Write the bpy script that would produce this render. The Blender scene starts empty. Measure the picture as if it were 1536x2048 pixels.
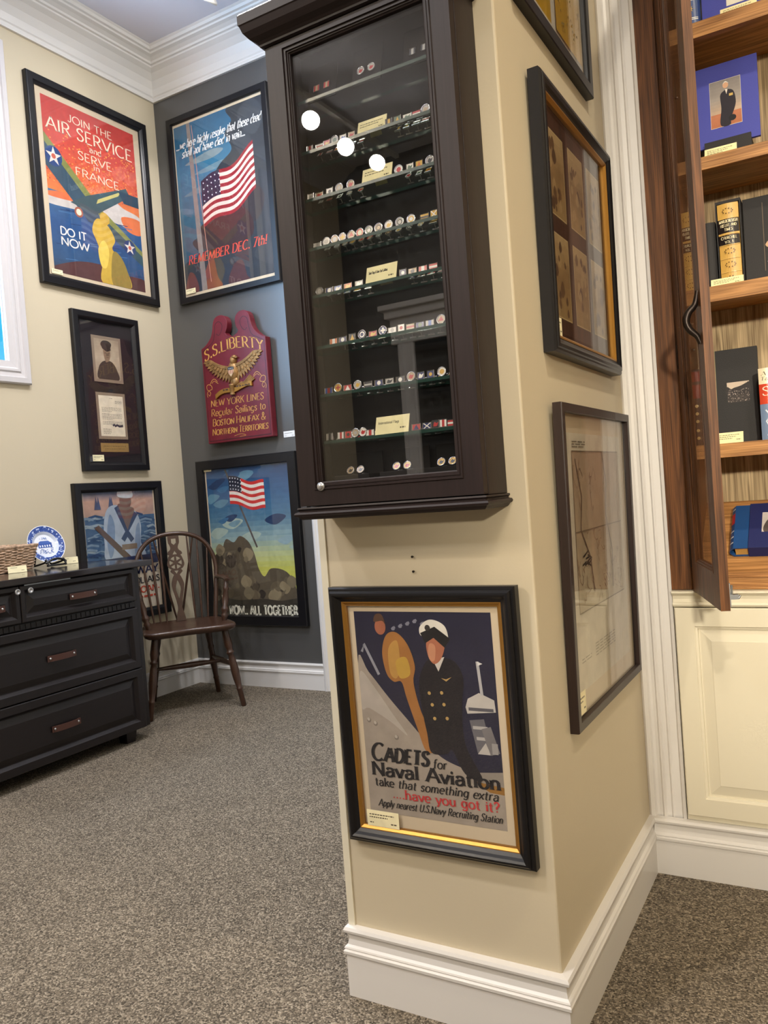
import bpy, bmesh, math, random
from mathutils import Vector, Matrix
random.seed(7)
SC = bpy.context.scene
COL = SC.collection
PI = math.pi

def lin(c):
    f = lambda x: x/12.92 if x <= .04045 else ((x+.055)/1.055)**2.4
    return tuple(f(max(0, min(255, x))/255) for x in c[:3])

# ------------------------------------------------------------------ camera, world, lights, exposure
F_PX, YAW, PITCH, ROLL = 1606.91, -0.523047, -0.0232268, -0.0753708
CAM_Z = 1.05
def make_camera():
    f = Vector((math.sin(YAW)*math.cos(PITCH), math.cos(YAW)*math.cos(PITCH), math.sin(PITCH)))
    rt = Vector((math.cos(YAW), -math.sin(YAW), 0))
    up = rt.cross(f)
    r2 = rt*math.cos(ROLL)+up*math.sin(ROLL)
    u2 = -rt*math.sin(ROLL)+up*math.cos(ROLL)
    cd = bpy.data.cameras.new('camera'); co = bpy.data.objects.new('camera', cd); COL.objects.link(co)
    cd.sensor_fit = 'VERTICAL'; cd.sensor_height = 36.0; cd.lens = 36.0*F_PX/2048
    cd.clip_start = .02
    M = Matrix((r2, u2, -f)).transposed().to_4x4(); M.translation = (0, 0, CAM_Z)
    co.matrix_world = M
    SC.camera = co
make_camera()
SC.view_settings.view_transform = 'Standard'
SC.view_settings.look = 'None'
SC.view_settings.gamma = 1
SC.view_settings.use_curve_mapping = False
SC.view_settings.exposure = 0.0
try:
    SC.cycles.use_denoising = True
    SC.cycles.max_bounces = 10; SC.cycles.diffuse_bounces = 5; SC.cycles.glossy_bounces = 5; SC.cycles.transparent_max_bounces = 24
    SC.cycles.sample_clamp_indirect = 4
    SC.cycles.caustics_reflective = False; SC.cycles.caustics_refractive = False
except Exception:
    pass
W = bpy.data.worlds.new('daylight'); SC.world = W; W.use_nodes = True
def sky():
    nt = W.node_tree; N = nt.nodes; bg = N['Background']
    tc = N.new('ShaderNodeTexCoord'); sx = N.new('ShaderNodeSeparateXYZ'); nt.links.new(tc.outputs['Generated'], sx.inputs[0])
    mr = N.new('ShaderNodeMapRange'); mr.inputs[1].default_value = .25; mr.inputs[2].default_value = -.35
    nt.links.new(sx.outputs['Y'], mr.inputs[0])
    mx = N.new('ShaderNodeMix'); mx.data_type = 'RGBA'; mx.clamp_factor = True
    mx.inputs[6].default_value = (.05, .58, .98, 1); mx.inputs[7].default_value = (7.0, 11.5, 17.5, 1)   # clear sky; bright hazy sky on the sun's side
    nt.links.new(mr.outputs[0], mx.inputs[0]); nt.links.new(mx.outputs[2], bg.inputs[0])
    bg.inputs[1].default_value = 1.0
sky()
def window_portal(loc, sx, sy):
    d = bpy.data.lights.new('window_portal', 'AREA'); d.shape = 'RECTANGLE'; d.size = sx; d.size_y = sy; d.cycles.is_portal = True
    o = bpy.data.objects.new('window_portal', d); COL.objects.link(o); o.location = loc; o.rotation_euler = (math.radians(90), 0, math.radians(-90))
window_portal((-3.46, 1.8875, 2.535), 1.15, 1.45)

WARM = (1.0, .885, .70); AMBER = (1.0, .79, .50); SOFT = (1.0, .985, 1.02); COOL = (.92, .95, 1.0)
LAMPS = []
def area_lamp(name, loc, target, size, power, col):
    d = bpy.data.lights.new(name, 'AREA'); d.shape = 'DISK'; d.size = size; d.energy = power; d.color = col
    o = bpy.data.objects.new(name, d); COL.objects.link(o); o.location = loc
    o.rotation_euler = (Vector(target)-Vector(loc)).to_track_quat('-Z', 'Y').to_euler()
    return o
def spot_lamp(name, loc, target, angle, power, col, blend=.6, rad=.035):
    d = bpy.data.lights.new(name, 'SPOT'); d.spot_size = math.radians(angle); d.spot_blend = blend; d.energy = power; d.color = col
    d.shadow_soft_size = rad
    o = bpy.data.objects.new(name, d); COL.objects.link(o); o.location = loc
    o.rotation_euler = (Vector(target)-Vector(loc)).to_track_quat('-Z', 'Y').to_euler()
    return o
ROOM_Z = 3.655
# downlights added out of view to light the room: x, y, watts, colour
DOWN = [(-1.95, 1.75, 39, SOFT), (-1.5, -.4, 26, SOFT), (.75, .8, 38, WARM), (1.5, -.4, 22, WARM),
        (-.6, -1.7, 16, SOFT), (-2.55, -.5, 32, SOFT), (-1.75, 2.55, 32, SOFT), (1.0, -1.7, 18, WARM)]
for i, (x, y, p, c) in enumerate(DOWN):
    area_lamp('added_downlight_lamp', (x, y, ROOM_Z-.012), (x, y, 0), .13, p, c)
# track heads: position, aim, beam angle, watts, colour
TRACK = [((-2.823, -1.756, 3.45), (-.75, 1.3, .5), 40, 70, AMBER),
         ((-2.859, -2.226, 3.45), (-.8, 1.3, 1.6), 40, 40, AMBER),
         ((-2.826, -2.599, 3.45), (-1.9, .4, 1.0), 42, 60, SOFT),
         ((-2.509, 3.011, 3.45), (-3.42, 3.25, 2.3), 80, 10, SOFT),
         ((-2.444, 2.847, 3.47), (-3.15, 3.58, 1.9), 80, 14, SOFT),
         ((.62, -2.30, 3.45), (.22, 2.2, 1.2), 24, 200, WARM),  # extra spot added out of view to brighten the bookcase
         ((.36, -1.55, 3.45), (-.72, 1.39, .6), 34, 42, AMBER)]
for p, t, a, w, c in TRACK:
    d = (Vector(t)-Vector(p)).normalized()
    spot_lamp('track_lamp', Vector(p)+d*.012, t, a, w, c)

# ------------------------------------------------------------------ materials
def nmat(name):
    m = bpy.data.materials.new(name); m.use_nodes = True
    nt = m.node_tree; b = nt.nodes['Principled BSDF']
    return m, nt, b
def link(nt, a, b): nt.links.new(a, b)
def mat(name, c, rough=.5, spec=.5, metal=0, bump=None, var=None, emit=None, coat=0):
    m, nt, b = nmat(name); N = nt.nodes
    b.inputs['Base Color'].default_value = (*lin(c), 1); b.inputs['Roughness'].default_value = rough
    b.inputs['Specular IOR Level'].default_value = spec; b.inputs['Metallic'].default_value = metal
    b.inputs['Coat Weight'].default_value = coat
    if bump or var:
        tc = N.new('ShaderNodeTexCoord')
    if var:
        sc, amt, stretch = var
        mp = N.new('ShaderNodeMapping'); mp.inputs['Scale'].default_value = stretch
        nz = N.new('ShaderNodeTexNoise'); nz.inputs['Scale'].default_value = sc; nz.inputs['Detail'].default_value = 5
        link(nt, tc.outputs['Object'], mp.inputs[0]); link(nt, mp.outputs[0], nz.inputs['Vector'])
        mr = N.new('ShaderNodeMapRange'); mr.inputs[1].default_value = .3; mr.inputs[2].default_value = .7
        mr.inputs[3].default_value = 1-amt; mr.inputs[4].default_value = 1+amt
        link(nt, nz.outputs['Fac'], mr.inputs[0])
        mx = N.new('ShaderNodeVectorMath'); mx.operation = 'SCALE'; mx.inputs[0].default_value = lin(c)
        link(nt, mr.outputs[0], mx.inputs['Scale']); link(nt, mx.outputs[0], b.inputs['Base Color'])
    if bump:
        sc, st, stretch = bump
        mp2 = N.new('ShaderNodeMapping'); mp2.inputs['Scale'].default_value = stretch
        nb = N.new('ShaderNodeTexNoise'); nb.inputs['Scale'].default_value = sc; nb.inputs['Detail'].default_value = 3
        link(nt, tc.outputs['Object'], mp2.inputs[0]); link(nt, mp2.outputs[0], nb.inputs['Vector'])
        bp = N.new('ShaderNodeBump'); bp.inputs['Strength'].default_value = st; bp.inputs['Distance'].default_value = .002
        link(nt, nb.outputs['Fac'], bp.inputs['Height']); link(nt, bp.outputs[0], b.inputs['Normal'])
    if emit:
        b.inputs['Emission Color'].default_value = (*emit[0], 1); b.inputs['Emission Strength'].default_value = emit[1]
    return m
def wood(name, dark, light, axis, scale=1.0, rough=.4, spec=.4, contrast=1.0):
    """long-grain wood: cathedral bands plus fine pores, grain running along axis 0/1/2"""
    m, nt, b = nmat(name); N = nt.nodes
    tc = N.new('ShaderNodeTexCoord')
    s1 = [7*scale]*3; s1[axis] = .55*scale
    s2 = [260*scale]*3; s2[axis] = 5*scale
    out = []
    mp = N.new('ShaderNodeMapping'); mp.inputs['Scale'].default_value = s1
    link(nt, tc.outputs['Object'], mp.inputs[0])
    nz = N.new('ShaderNodeTexNoise'); nz.inputs['Scale'].default_value = 1.6; nz.inputs['Detail'].default_value = 2; nz.inputs['Distortion'].default_value = .4
    link(nt, mp.outputs[0], nz.inputs['Vector'])
    mm = N.new('ShaderNodeMath'); mm.operation = 'MULTIPLY'; mm.inputs[1].default_value = 16
    link(nt, nz.outputs['Fac'], mm.inputs[0])
    fr = N.new('ShaderNodeMath'); fr.operation = 'PINGPONG'; fr.inputs[1].default_value = 1.0
    link(nt, mm.outputs[0], fr.inputs[0])
    mp2 = N.new('ShaderNodeMapping'); mp2.inputs['Scale'].default_value = s2
    link(nt, tc.outputs['Object'], mp2.inputs[0])
    n2 = N.new('ShaderNodeTexNoise'); n2.inputs['Scale'].default_value = 1.0; n2.inputs['Detail'].default_value = 3
    link(nt, mp2.outputs[0], n2.inputs['Vector'])
    ad = N.new('ShaderNodeMath'); ad.operation = 'MULTIPLY_ADD'; ad.inputs[1].default_value = .42*contrast
    link(nt, fr.outputs[0], ad.inputs[0])
    m3 = N.new('ShaderNodeMath'); m3.operation = 'MULTIPLY_ADD'; m3.inputs[1].default_value = 1.5*contrast; m3.inputs[2].default_value = .3-.75*contrast
    link(nt, n2.outputs['Fac'], m3.inputs[0]); link(nt, m3.outputs[0], ad.inputs[2])
    rp = N.new('ShaderNodeMix'); rp.data_type = 'RGBA'
    rp.inputs[6].default_value = (*lin(dark), 1); rp.inputs[7].default_value = (*lin(light), 1)
    link(nt, ad.outputs[0], rp.inputs[0]); link(nt, rp.outputs[2], b.inputs['Base Color'])
    b.inputs['Roughness'].default_value = rough; b.inputs['Specular IOR Level'].default_value = spec
    bp = N.new('ShaderNodeBump'); bp.inputs['Strength'].default_value = .12; bp.inputs['Distance'].default_value = .001
    link(nt, n2.outputs['Fac'], bp.inputs['Height']); link(nt, bp.outputs[0], b.inputs['Normal'])
    return m
def glass(name, base=.04, tint=(1, 1, 1), rough=0.0):
    m = bpy.data.materials.new(name); m.use_nodes = True; nt = m.node_tree; N = nt.nodes
    N.remove(N['Principled BSDF'])
    lw = N.new('ShaderNodeLayerWeight'); lw.inputs[0].default_value = .5
    pw = N.new('ShaderNodeMath'); pw.operation = 'POWER'; pw.inputs[1].default_value = 5
    link(nt, lw.outputs['Facing'], pw.inputs[0])
    ma = N.new('ShaderNodeMath'); ma.operation = 'MULTIPLY_ADD'; ma.inputs[1].default_value = 1-base; ma.inputs[2].default_value = base
    link(nt, pw.outputs[0], ma.inputs[0])
    tr = N.new('ShaderNodeBsdfTransparent'); tr.inputs[0].default_value = (*tint, 1)
    gl = N.new('ShaderNodeBsdfGlossy'); gl.inputs['Roughness'].default_value = rough
    mx = N.new('ShaderNodeMixShader')
    link(nt, ma.outputs[0], mx.inputs[0]); link(nt, tr.outputs[0], mx.inputs[1]); link(nt, gl.outputs[0], mx.inputs[2])
    link(nt, mx.outputs[0], N['Material Output'].inputs[0])
    return m
def print_mat(name, rough=.6, mottled=.10, spec=.3, scale=28):
    m, nt, b = nmat(name); N = nt.nodes
    at = N.new('ShaderNodeVertexColor'); at.layer_name = 'col'
    tc = N.new('ShaderNodeTexCoord')
    nz = N.new('ShaderNodeTexNoise'); nz.inputs['Scale'].default_value = scale; nz.inputs['Detail'].default_value = 4
    link(nt, tc.outputs['Object'], nz.inputs['Vector'])
    mr = N.new('ShaderNodeMapRange'); mr.inputs[1].default_value = .3; mr.inputs[2].default_value = .7
    mr.inputs[3].default_value = 1-mottled; mr.inputs[4].default_value = 1+mottled
    link(nt, nz.outputs['Fac'], mr.inputs[0])
    mx = N.new('ShaderNodeVectorMath'); mx.operation = 'SCALE'
    link(nt, at.outputs['Color'], mx.inputs[0]); link(nt, mr.outputs[0], mx.inputs['Scale'])
    link(nt, mx.outputs[0], b.inputs['Base Color'])
    b.inputs['Roughness'].default_value = rough; b.inputs['Specular IOR Level'].default_value = spec
    return m
def carpet_mat():
    m, nt, b = nmat('carpet'); N = nt.nodes
    tc = N.new('ShaderNodeTexCoord')
    v = N.new('ShaderNodeTexVoronoi'); v.inputs['Scale'].default_value = 270; v.inputs['Randomness'].default_value = 1
    link(nt, tc.outputs['Object'], v.inputs['Vector'])
    sp = N.new('ShaderNodeSeparateColor'); link(nt, v.outputs['Color'], sp.inputs[0])
    cr = N.new('ShaderNodeValToRGB'); e = cr.color_ramp.elements
    e[0].position = 0; e[0].color = (*lin((72, 66, 58)), 1)
    e[1].position = 1; e[1].color = (*lin((170, 158, 140)), 1)
    k = e.new(.35); k.color = (*lin((106, 97, 85)), 1); k = e.new(.68); k.color = (*lin((128, 117, 102)), 1)
    link(nt, sp.outputs[0], cr.inputs[0])
    n2 = N.new('ShaderNodeTexNoise'); n2.inputs['Scale'].default_value = 5; n2.inputs['Detail'].default_value = 3
    link(nt, tc.outputs['Object'], n2.inputs['Vector'])
    mr = N.new('ShaderNodeMapRange'); mr.inputs[3].default_value = .82; mr.inputs[4].default_value = 1.15
    link(nt, n2.outputs['Fac'], mr.inputs[0])
    mx = N.new('ShaderNodeVectorMath'); mx.operation = 'SCALE'
    link(nt, cr.outputs[0], mx.inputs[0]); link(nt, mr.outputs[0], mx.inputs['Scale']); link(nt, mx.outputs[0], b.inputs['Base Color'])
    b.inputs['Roughness'].default_value = .95; b.inputs['Specular IOR Level'].default_value = .1
    bp = N.new('ShaderNodeBump'); bp.inputs['Strength'].default_value = .9; bp.inputs['Distance'].default_value = .004; bp.invert = True
    link(nt, v.outputs['Distance'], bp.inputs['Height']); link(nt, bp.outputs[0], b.inputs['Normal'])
    return m
ONE = (1, 1, 1)
M = dict(
    beige=mat('beige_paint', (200, 188, 163), .55, .35, bump=(160, .10, ONE)),
    dark_paint=mat('charcoal_paint', (80, 79, 78), .31, .6, bump=(160, .08, ONE)),
    white=mat('white_paint', (220, 217, 214), .34, .45),
    window_white=mat('window_paint', (204, 200, 201), .4, .4),
    cream=mat('cream_lacquer', (222, 215, 194), .32, .45),
    ceiling=mat('ceiling_paint', (214, 213, 222), .8, .2),
    carpet=carpet_mat(),
    espresso=wood('espresso_wood', (26, 18, 18), (44, 32, 32), 2, 1.6, .46, .28, .55),
    espresso_h=wood('espresso_wood_across', (26, 18, 18), (44, 32, 32), 0, 1.6, .46, .28, .55),
    chest=wood('dark_chest_wood', (20, 16, 17), (32, 26, 27), 1, 1.4, .36, .4, .5),
    chest_top=mat('polished_chest_top', (30, 24, 26), .10, .6),
    black_frame=mat('black_frame', (20, 19, 22), .34, .36, var=(30, .1, ONE)),
    brown_frame=wood('brown_frame_wood', (32, 20, 18), (48, 33, 29), 2, 2.0, .4, .45, .6),
    gold=mat('gilt', (176, 128, 58), .35, .5, .7),
    oak=wood('oak_upright', (46, 27, 15), (124, 80, 46), 2, 1.5, .45, .26, 1.0),
    oak_h=wood('oak_level', (104, 66, 34), (204, 150, 92), 0, 1.5, .45, .3, 1.0),
    oak_pale=wood('oak_back_panel', (112, 90, 62), (218, 194, 152), 2, 1.6, .5, .3, .95),
    velvet=mat('dark_lining', (28, 25, 25), .7, .2),
    chair=wood('stained_beech', (40, 25, 18), (84, 56, 41), 2, 3.0, .28, .5, .6),
    mat_dark=mat('dark_mat', (34, 28, 32), .8, .2),
    mat_brown=mat('brown_mat', (64, 42, 34), .8, .2),
    mat_pale=mat('pale_mat', (214, 196, 168), .8, .2),
    bevel=mat('taupe_mat_edge', (140, 122, 104), .7, .2),
    card=mat('cream_card', (238, 228, 178), .6, .3),
    card_white=mat('white_card', (232, 230, 224), .6, .3),
    ink=mat('dark_ink', (60, 54, 44), .7, .2),
    brass=mat('brass', (200, 160, 80), .3, .5, 1),
    silver=mat('silver', (205, 205, 208), .22, .5, 1),
    steel=mat('grey_steel', (150, 152, 155), .38, .5, .9),
    lock=mat('lock_face', (190, 190, 192), .3, .5, .8),
    bronze=mat('dark_bronze', (46, 38, 34), .35, .5, .7),
    black=mat('black_plastic', (18, 17, 18), .4, .5),
    leather=mat('brown_leather', (72, 44, 36), .5, .4, bump=(300, .3, ONE)),
    glass=glass('picture_glass', .045),
    shelf_glass=glass('shelf_glass', .06, (.9, .96, .93)),
    case_glass=glass('case_glass', .085, (.97, .97, .97)),
    window_glass=glass('window_glass', .04),
    shelf_edge=mat('green_glass_edge', (34, 62, 54), .25, .4),
    print=print_mat('printed_paper'),
    paint=print_mat('painted_board', .42, .12, .5),
    enamel=print_mat('enamel', .25, .02, .5),
    wicker=mat('wicker', (188, 160, 136), .7, .3, var=(70, .45, ONE)),
    china=print_mat('glazed_china', .12, .03, .6),
    burgundy=mat('burgundy_paint', (104, 26, 38), .36, .5, var=(14, .16, ONE), bump=(50, .15, ONE)),
    burgundy_dark=mat('burgundy_edge', (70, 18, 28), .4, .5),
    old_gold=mat('worn_gilt', (150, 112, 66), .42, .5, .45, var=(40, .35, ONE)),
    cloth_blue=mat('blue_book_cloth', (72, 77, 160), .7, .3, bump=(500, .2, ONE)),
    cloth_navy=mat('navy_book_cloth', (36, 42, 92), .6, .3, bump=(500, .2, ONE)),
    leather_blue=mat('blue_leather', (34, 74, 128), .35, .5, bump=(300, .2, ONE)),
    cloth_black=mat('black_book_cloth', (38, 36, 36), .6, .3, bump=(500, .2, ONE)),
    pages=mat('gilt_page_edges', (190, 150, 84), .5, .3, var=(300, .2, (1, 1, 12))),
    tan=mat('tan_leather', (206, 164, 84), .42, .5, bump=(200, .2, ONE)),
    lamp_white=mat('white_lamp_housing', (214, 210, 204), .4, .5),
    lens=mat('lit_lens', (255, 250, 240), .3, .5, emit=((1, .95, .88), 300)),
    lens_dim=mat('lit_lens_soft', (255, 250, 240), .3, .5, emit=((1, .97, .92), 110)),
    opal=mat('opal_glass', (250, 240, 222), .3, .5, emit=((1, .9, .74), 5)),
    can=mat('lit_diffuser', (255, 250, 240), .3, .5, emit=((1, .95, .88), 9)),
)

# ------------------------------------------------------------------ mesh helpers
class MB:
    def __init__(s): s.v = []; s.f = []; s.m = []; s.c = []; s.sm = []
    def add(s, vs, fs, mi=0, col=None, smooth=False):
        o = len(s.v); s.v += [tuple(p) for p in vs]
        for f in fs:
            s.f.append(tuple(i+o for i in f)); s.m.append(mi); s.c.append(col); s.sm.append(smooth)
        return s
    def box(s, x0, x1, y0, y1, z0, z1, mi=0, col=None):
        return s.add([(x, y, z) for z in (z0, z1) for y in (y0, y1) for x in (x0, x1)],
                     [(0, 2, 3, 1), (4, 5, 7, 6), (0, 1, 5, 4), (2, 6, 7, 3), (0, 4, 6, 2), (1, 3, 7, 5)], mi, col)
    def obox(s, c, ax, h, mi=0, col=None):
        c = Vector(c); a = [Vector(x) for x in ax]
        vs = [c+a[0]*h[0]*i+a[1]*h[1]*j+a[2]*h[2]*k for k in (-1, 1) for j in (-1, 1) for i in (-1, 1)]
        return s.add(vs, [(0, 2, 3, 1), (4, 5, 7, 6), (0, 1, 5, 4), (2, 6, 7, 3), (0, 4, 6, 2), (1, 3, 7, 5)], mi, col)
    def prism(s, poly, T, n0, n1, mi=0, col=None):
        """extrude a 2D outline; T(u, v, n) -> point"""
        k = len(poly)
        vs = [T(u, v, n0) for u, v in poly]+[T(u, v, n1) for u, v in poly]
        return s.add(vs, [tuple(range(k-1, -1, -1)), tuple(range(k, 2*k))]+[(i, (i+1) % k, k+(i+1) % k, k+i) for i in range(k)], mi, col)
    def tube(s, pts, rad, seg=8, mi=0, col=None, caps=True, flat=None):
        pts = [Vector(p) for p in pts]; n = len(pts)
        rad = [rad]*n if not hasattr(rad, '__len__') else rad
        vs = []; prev = None
        for i in range(n):
            d = (pts[min(i+1, n-1)]-pts[max(i-1, 0)]).normalized()
            if prev is None:
                a = d.cross(Vector((0, 0, 1)))
                if a.length < 1e-3: a = d.cross(Vector((1, 0, 0)))
                a.normalize()
            else:
                a = (prev-d*prev.dot(d)).normalized()
            b = d.cross(a); prev = a
            for k in range(seg):
                t = 2*PI*k/seg
                off = a*math.cos(t)*rad[i]+b*math.sin(t)*rad[i]
                if flat: off = flat(off)
                vs.append(pts[i]+off)
        fs = [(i*seg+k, i*seg+(k+1) % seg, (i+1)*seg+(k+1) % seg, (i+1)*seg+k) for i in range(n-1) for k in range(seg)]
        s.add(vs, fs, mi, col, True)
        if caps: s.add(vs[:seg], [tuple(range(seg-1, -1, -1))], mi, col); s.add(vs[-seg:], [tuple(range(seg))], mi, col)
        return s
    def lathe(s, prof, O, ax, seg=24, mi=0, col=None, caps=True):
        """prof: (radius, distance along ax)"""
        O = Vector(O); ax = Vector(ax).normalized()
        a = ax.cross(Vector((0, 0, 1)))
        if a.length < 1e-3: a = Vector((1, 0, 0))
        a.normalize(); b = ax.cross(a)
        vs = [O+ax*h+(a*math.cos(2*PI*k/seg)+b*math.sin(2*PI*k/seg))*max(r, 1e-5) for r, h in prof for k in range(seg)]
        n = len(prof)
        s.add(vs, [(i*seg+k, i*seg+(k+1) % seg, (i+1)*seg+(k+1) % seg, (i+1)*seg+k) for i in range(n-1) for k in range(seg)], mi, col, True)
        if caps: s.add(vs[:seg], [tuple(range(seg-1, -1, -1))], mi, col); s.add(vs[-seg:], [tuple(range(seg))], mi, col)
        return s
    def ring(s, Wd, Ht, prof, T, mi=0, col=None):
        """mitred rectangular moulding; prof: (inset from the outer edge, n)"""
        vs = []
        for i, n in prof: vs += [T(i, i, n), T(Wd-i, i, n), T(Wd-i, Ht-i, n), T(i, Ht-i, n)]
        fs = [(4*j+k, 4*j+(k+1) % 4, 4*j+4+(k+1) % 4, 4*j+4+k) for j in range(len(prof)-1) for k in range(4)]
        return s.add(vs, fs, mi, col)
    def sweep(s, path, prof, mi=0, caps=True):
        """moulding along a plan polyline; prof: (distance to the left of the path, z)"""
        P = [Vector(p) for p in path]; n = len(P); vs = []
        for i in range(n):
            d0 = (P[i]-P[i-1]).normalized() if i else (P[1]-P[0]).normalized()
            d1 = (P[i+1]-P[i]).normalized() if i < n-1 else d0
            n0 = Vector((-d0.y, d0.x)); n1 = Vector((-d1.y, d1.x))
            m = (n0+n1); m = m/max(m.dot(n0), .2)
            vs += [(P[i].x+m.x*d, P[i].y+m.y*d, z) for d, z in prof]
        k = len(prof)
        s.add(vs, [(i*k+j, (i+1)*k+j, (i+1)*k+j+1, i*k+j+1) for i in range(n-1) for j in range(k-1)], mi)
        if caps: s.add(vs[:k], [tuple(range(k))], mi); s.add(vs[-k:], [tuple(range(k-1, -1, -1))], mi)
        return s

LOC = {}
def wloc(o): return LOC.get(o.name, Vector((0, 0, 0)))
def build(name, mb, mats, parent=None, bev=0, loc=None, tidy=True):
    if not isinstance(mats, (list, tuple)): mats = [mats]
    base = wloc(parent) if parent is not None else Vector(loc if loc is not None else (0, 0, 0))
    me = bpy.data.meshes.new(name)
    me.from_pydata([tuple(Vector(p)-base) for p in mb.v], [], mb.f)
    for m in mats: me.materials.append(m)
    me.polygons.foreach_set('material_index', mb.m)
    me.polygons.foreach_set('use_smooth', mb.sm)
    if any(c is not None for c in mb.c):
        at = me.color_attributes.new('col', 'FLOAT_COLOR', 'CORNER')
        for p in me.polygons:
            c = mb.c[p.index] or (1, 1, 1)
            for li in p.loop_indices: at.data[li].color = (*c, 1)
    me.validate()
    if tidy:
        bm = bmesh.new(); bm.from_mesh(me); bmesh.ops.recalc_face_normals(bm, faces=bm.faces); bm.to_mesh(me); bm.free()
    me.update()
    o = bpy.data.objects.new(name, me); COL.objects.link(o)
    if parent is not None: o.parent = parent
    else: o.location = base
    LOC[o.name] = base
    if bev:
        b = o.modifiers.new('edge', 'BEVEL'); b.width = bev; b.segments = 2; b.limit_method = 'ANGLE'; b.angle_limit = math.radians(40)
    return o
def tag(o, label, cat, group=None):
    o['label'] = label; o['category'] = cat
    if group: o['group'] = group
    return o
def thing(name, label, cat, loc, group=None):
    o = bpy.data.objects.new(name, None); COL.objects.link(o); o.location = loc; LOC[o.name] = Vector(loc)
    o.empty_display_size = .05
    return tag(o, label, cat, group)
def struct(name, mb, mats, bev=0):
    o = build(name, mb, mats, None, bev); o['kind'] = 'structure'; return o
def look(o, label): o['label'] = label; return o

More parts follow.
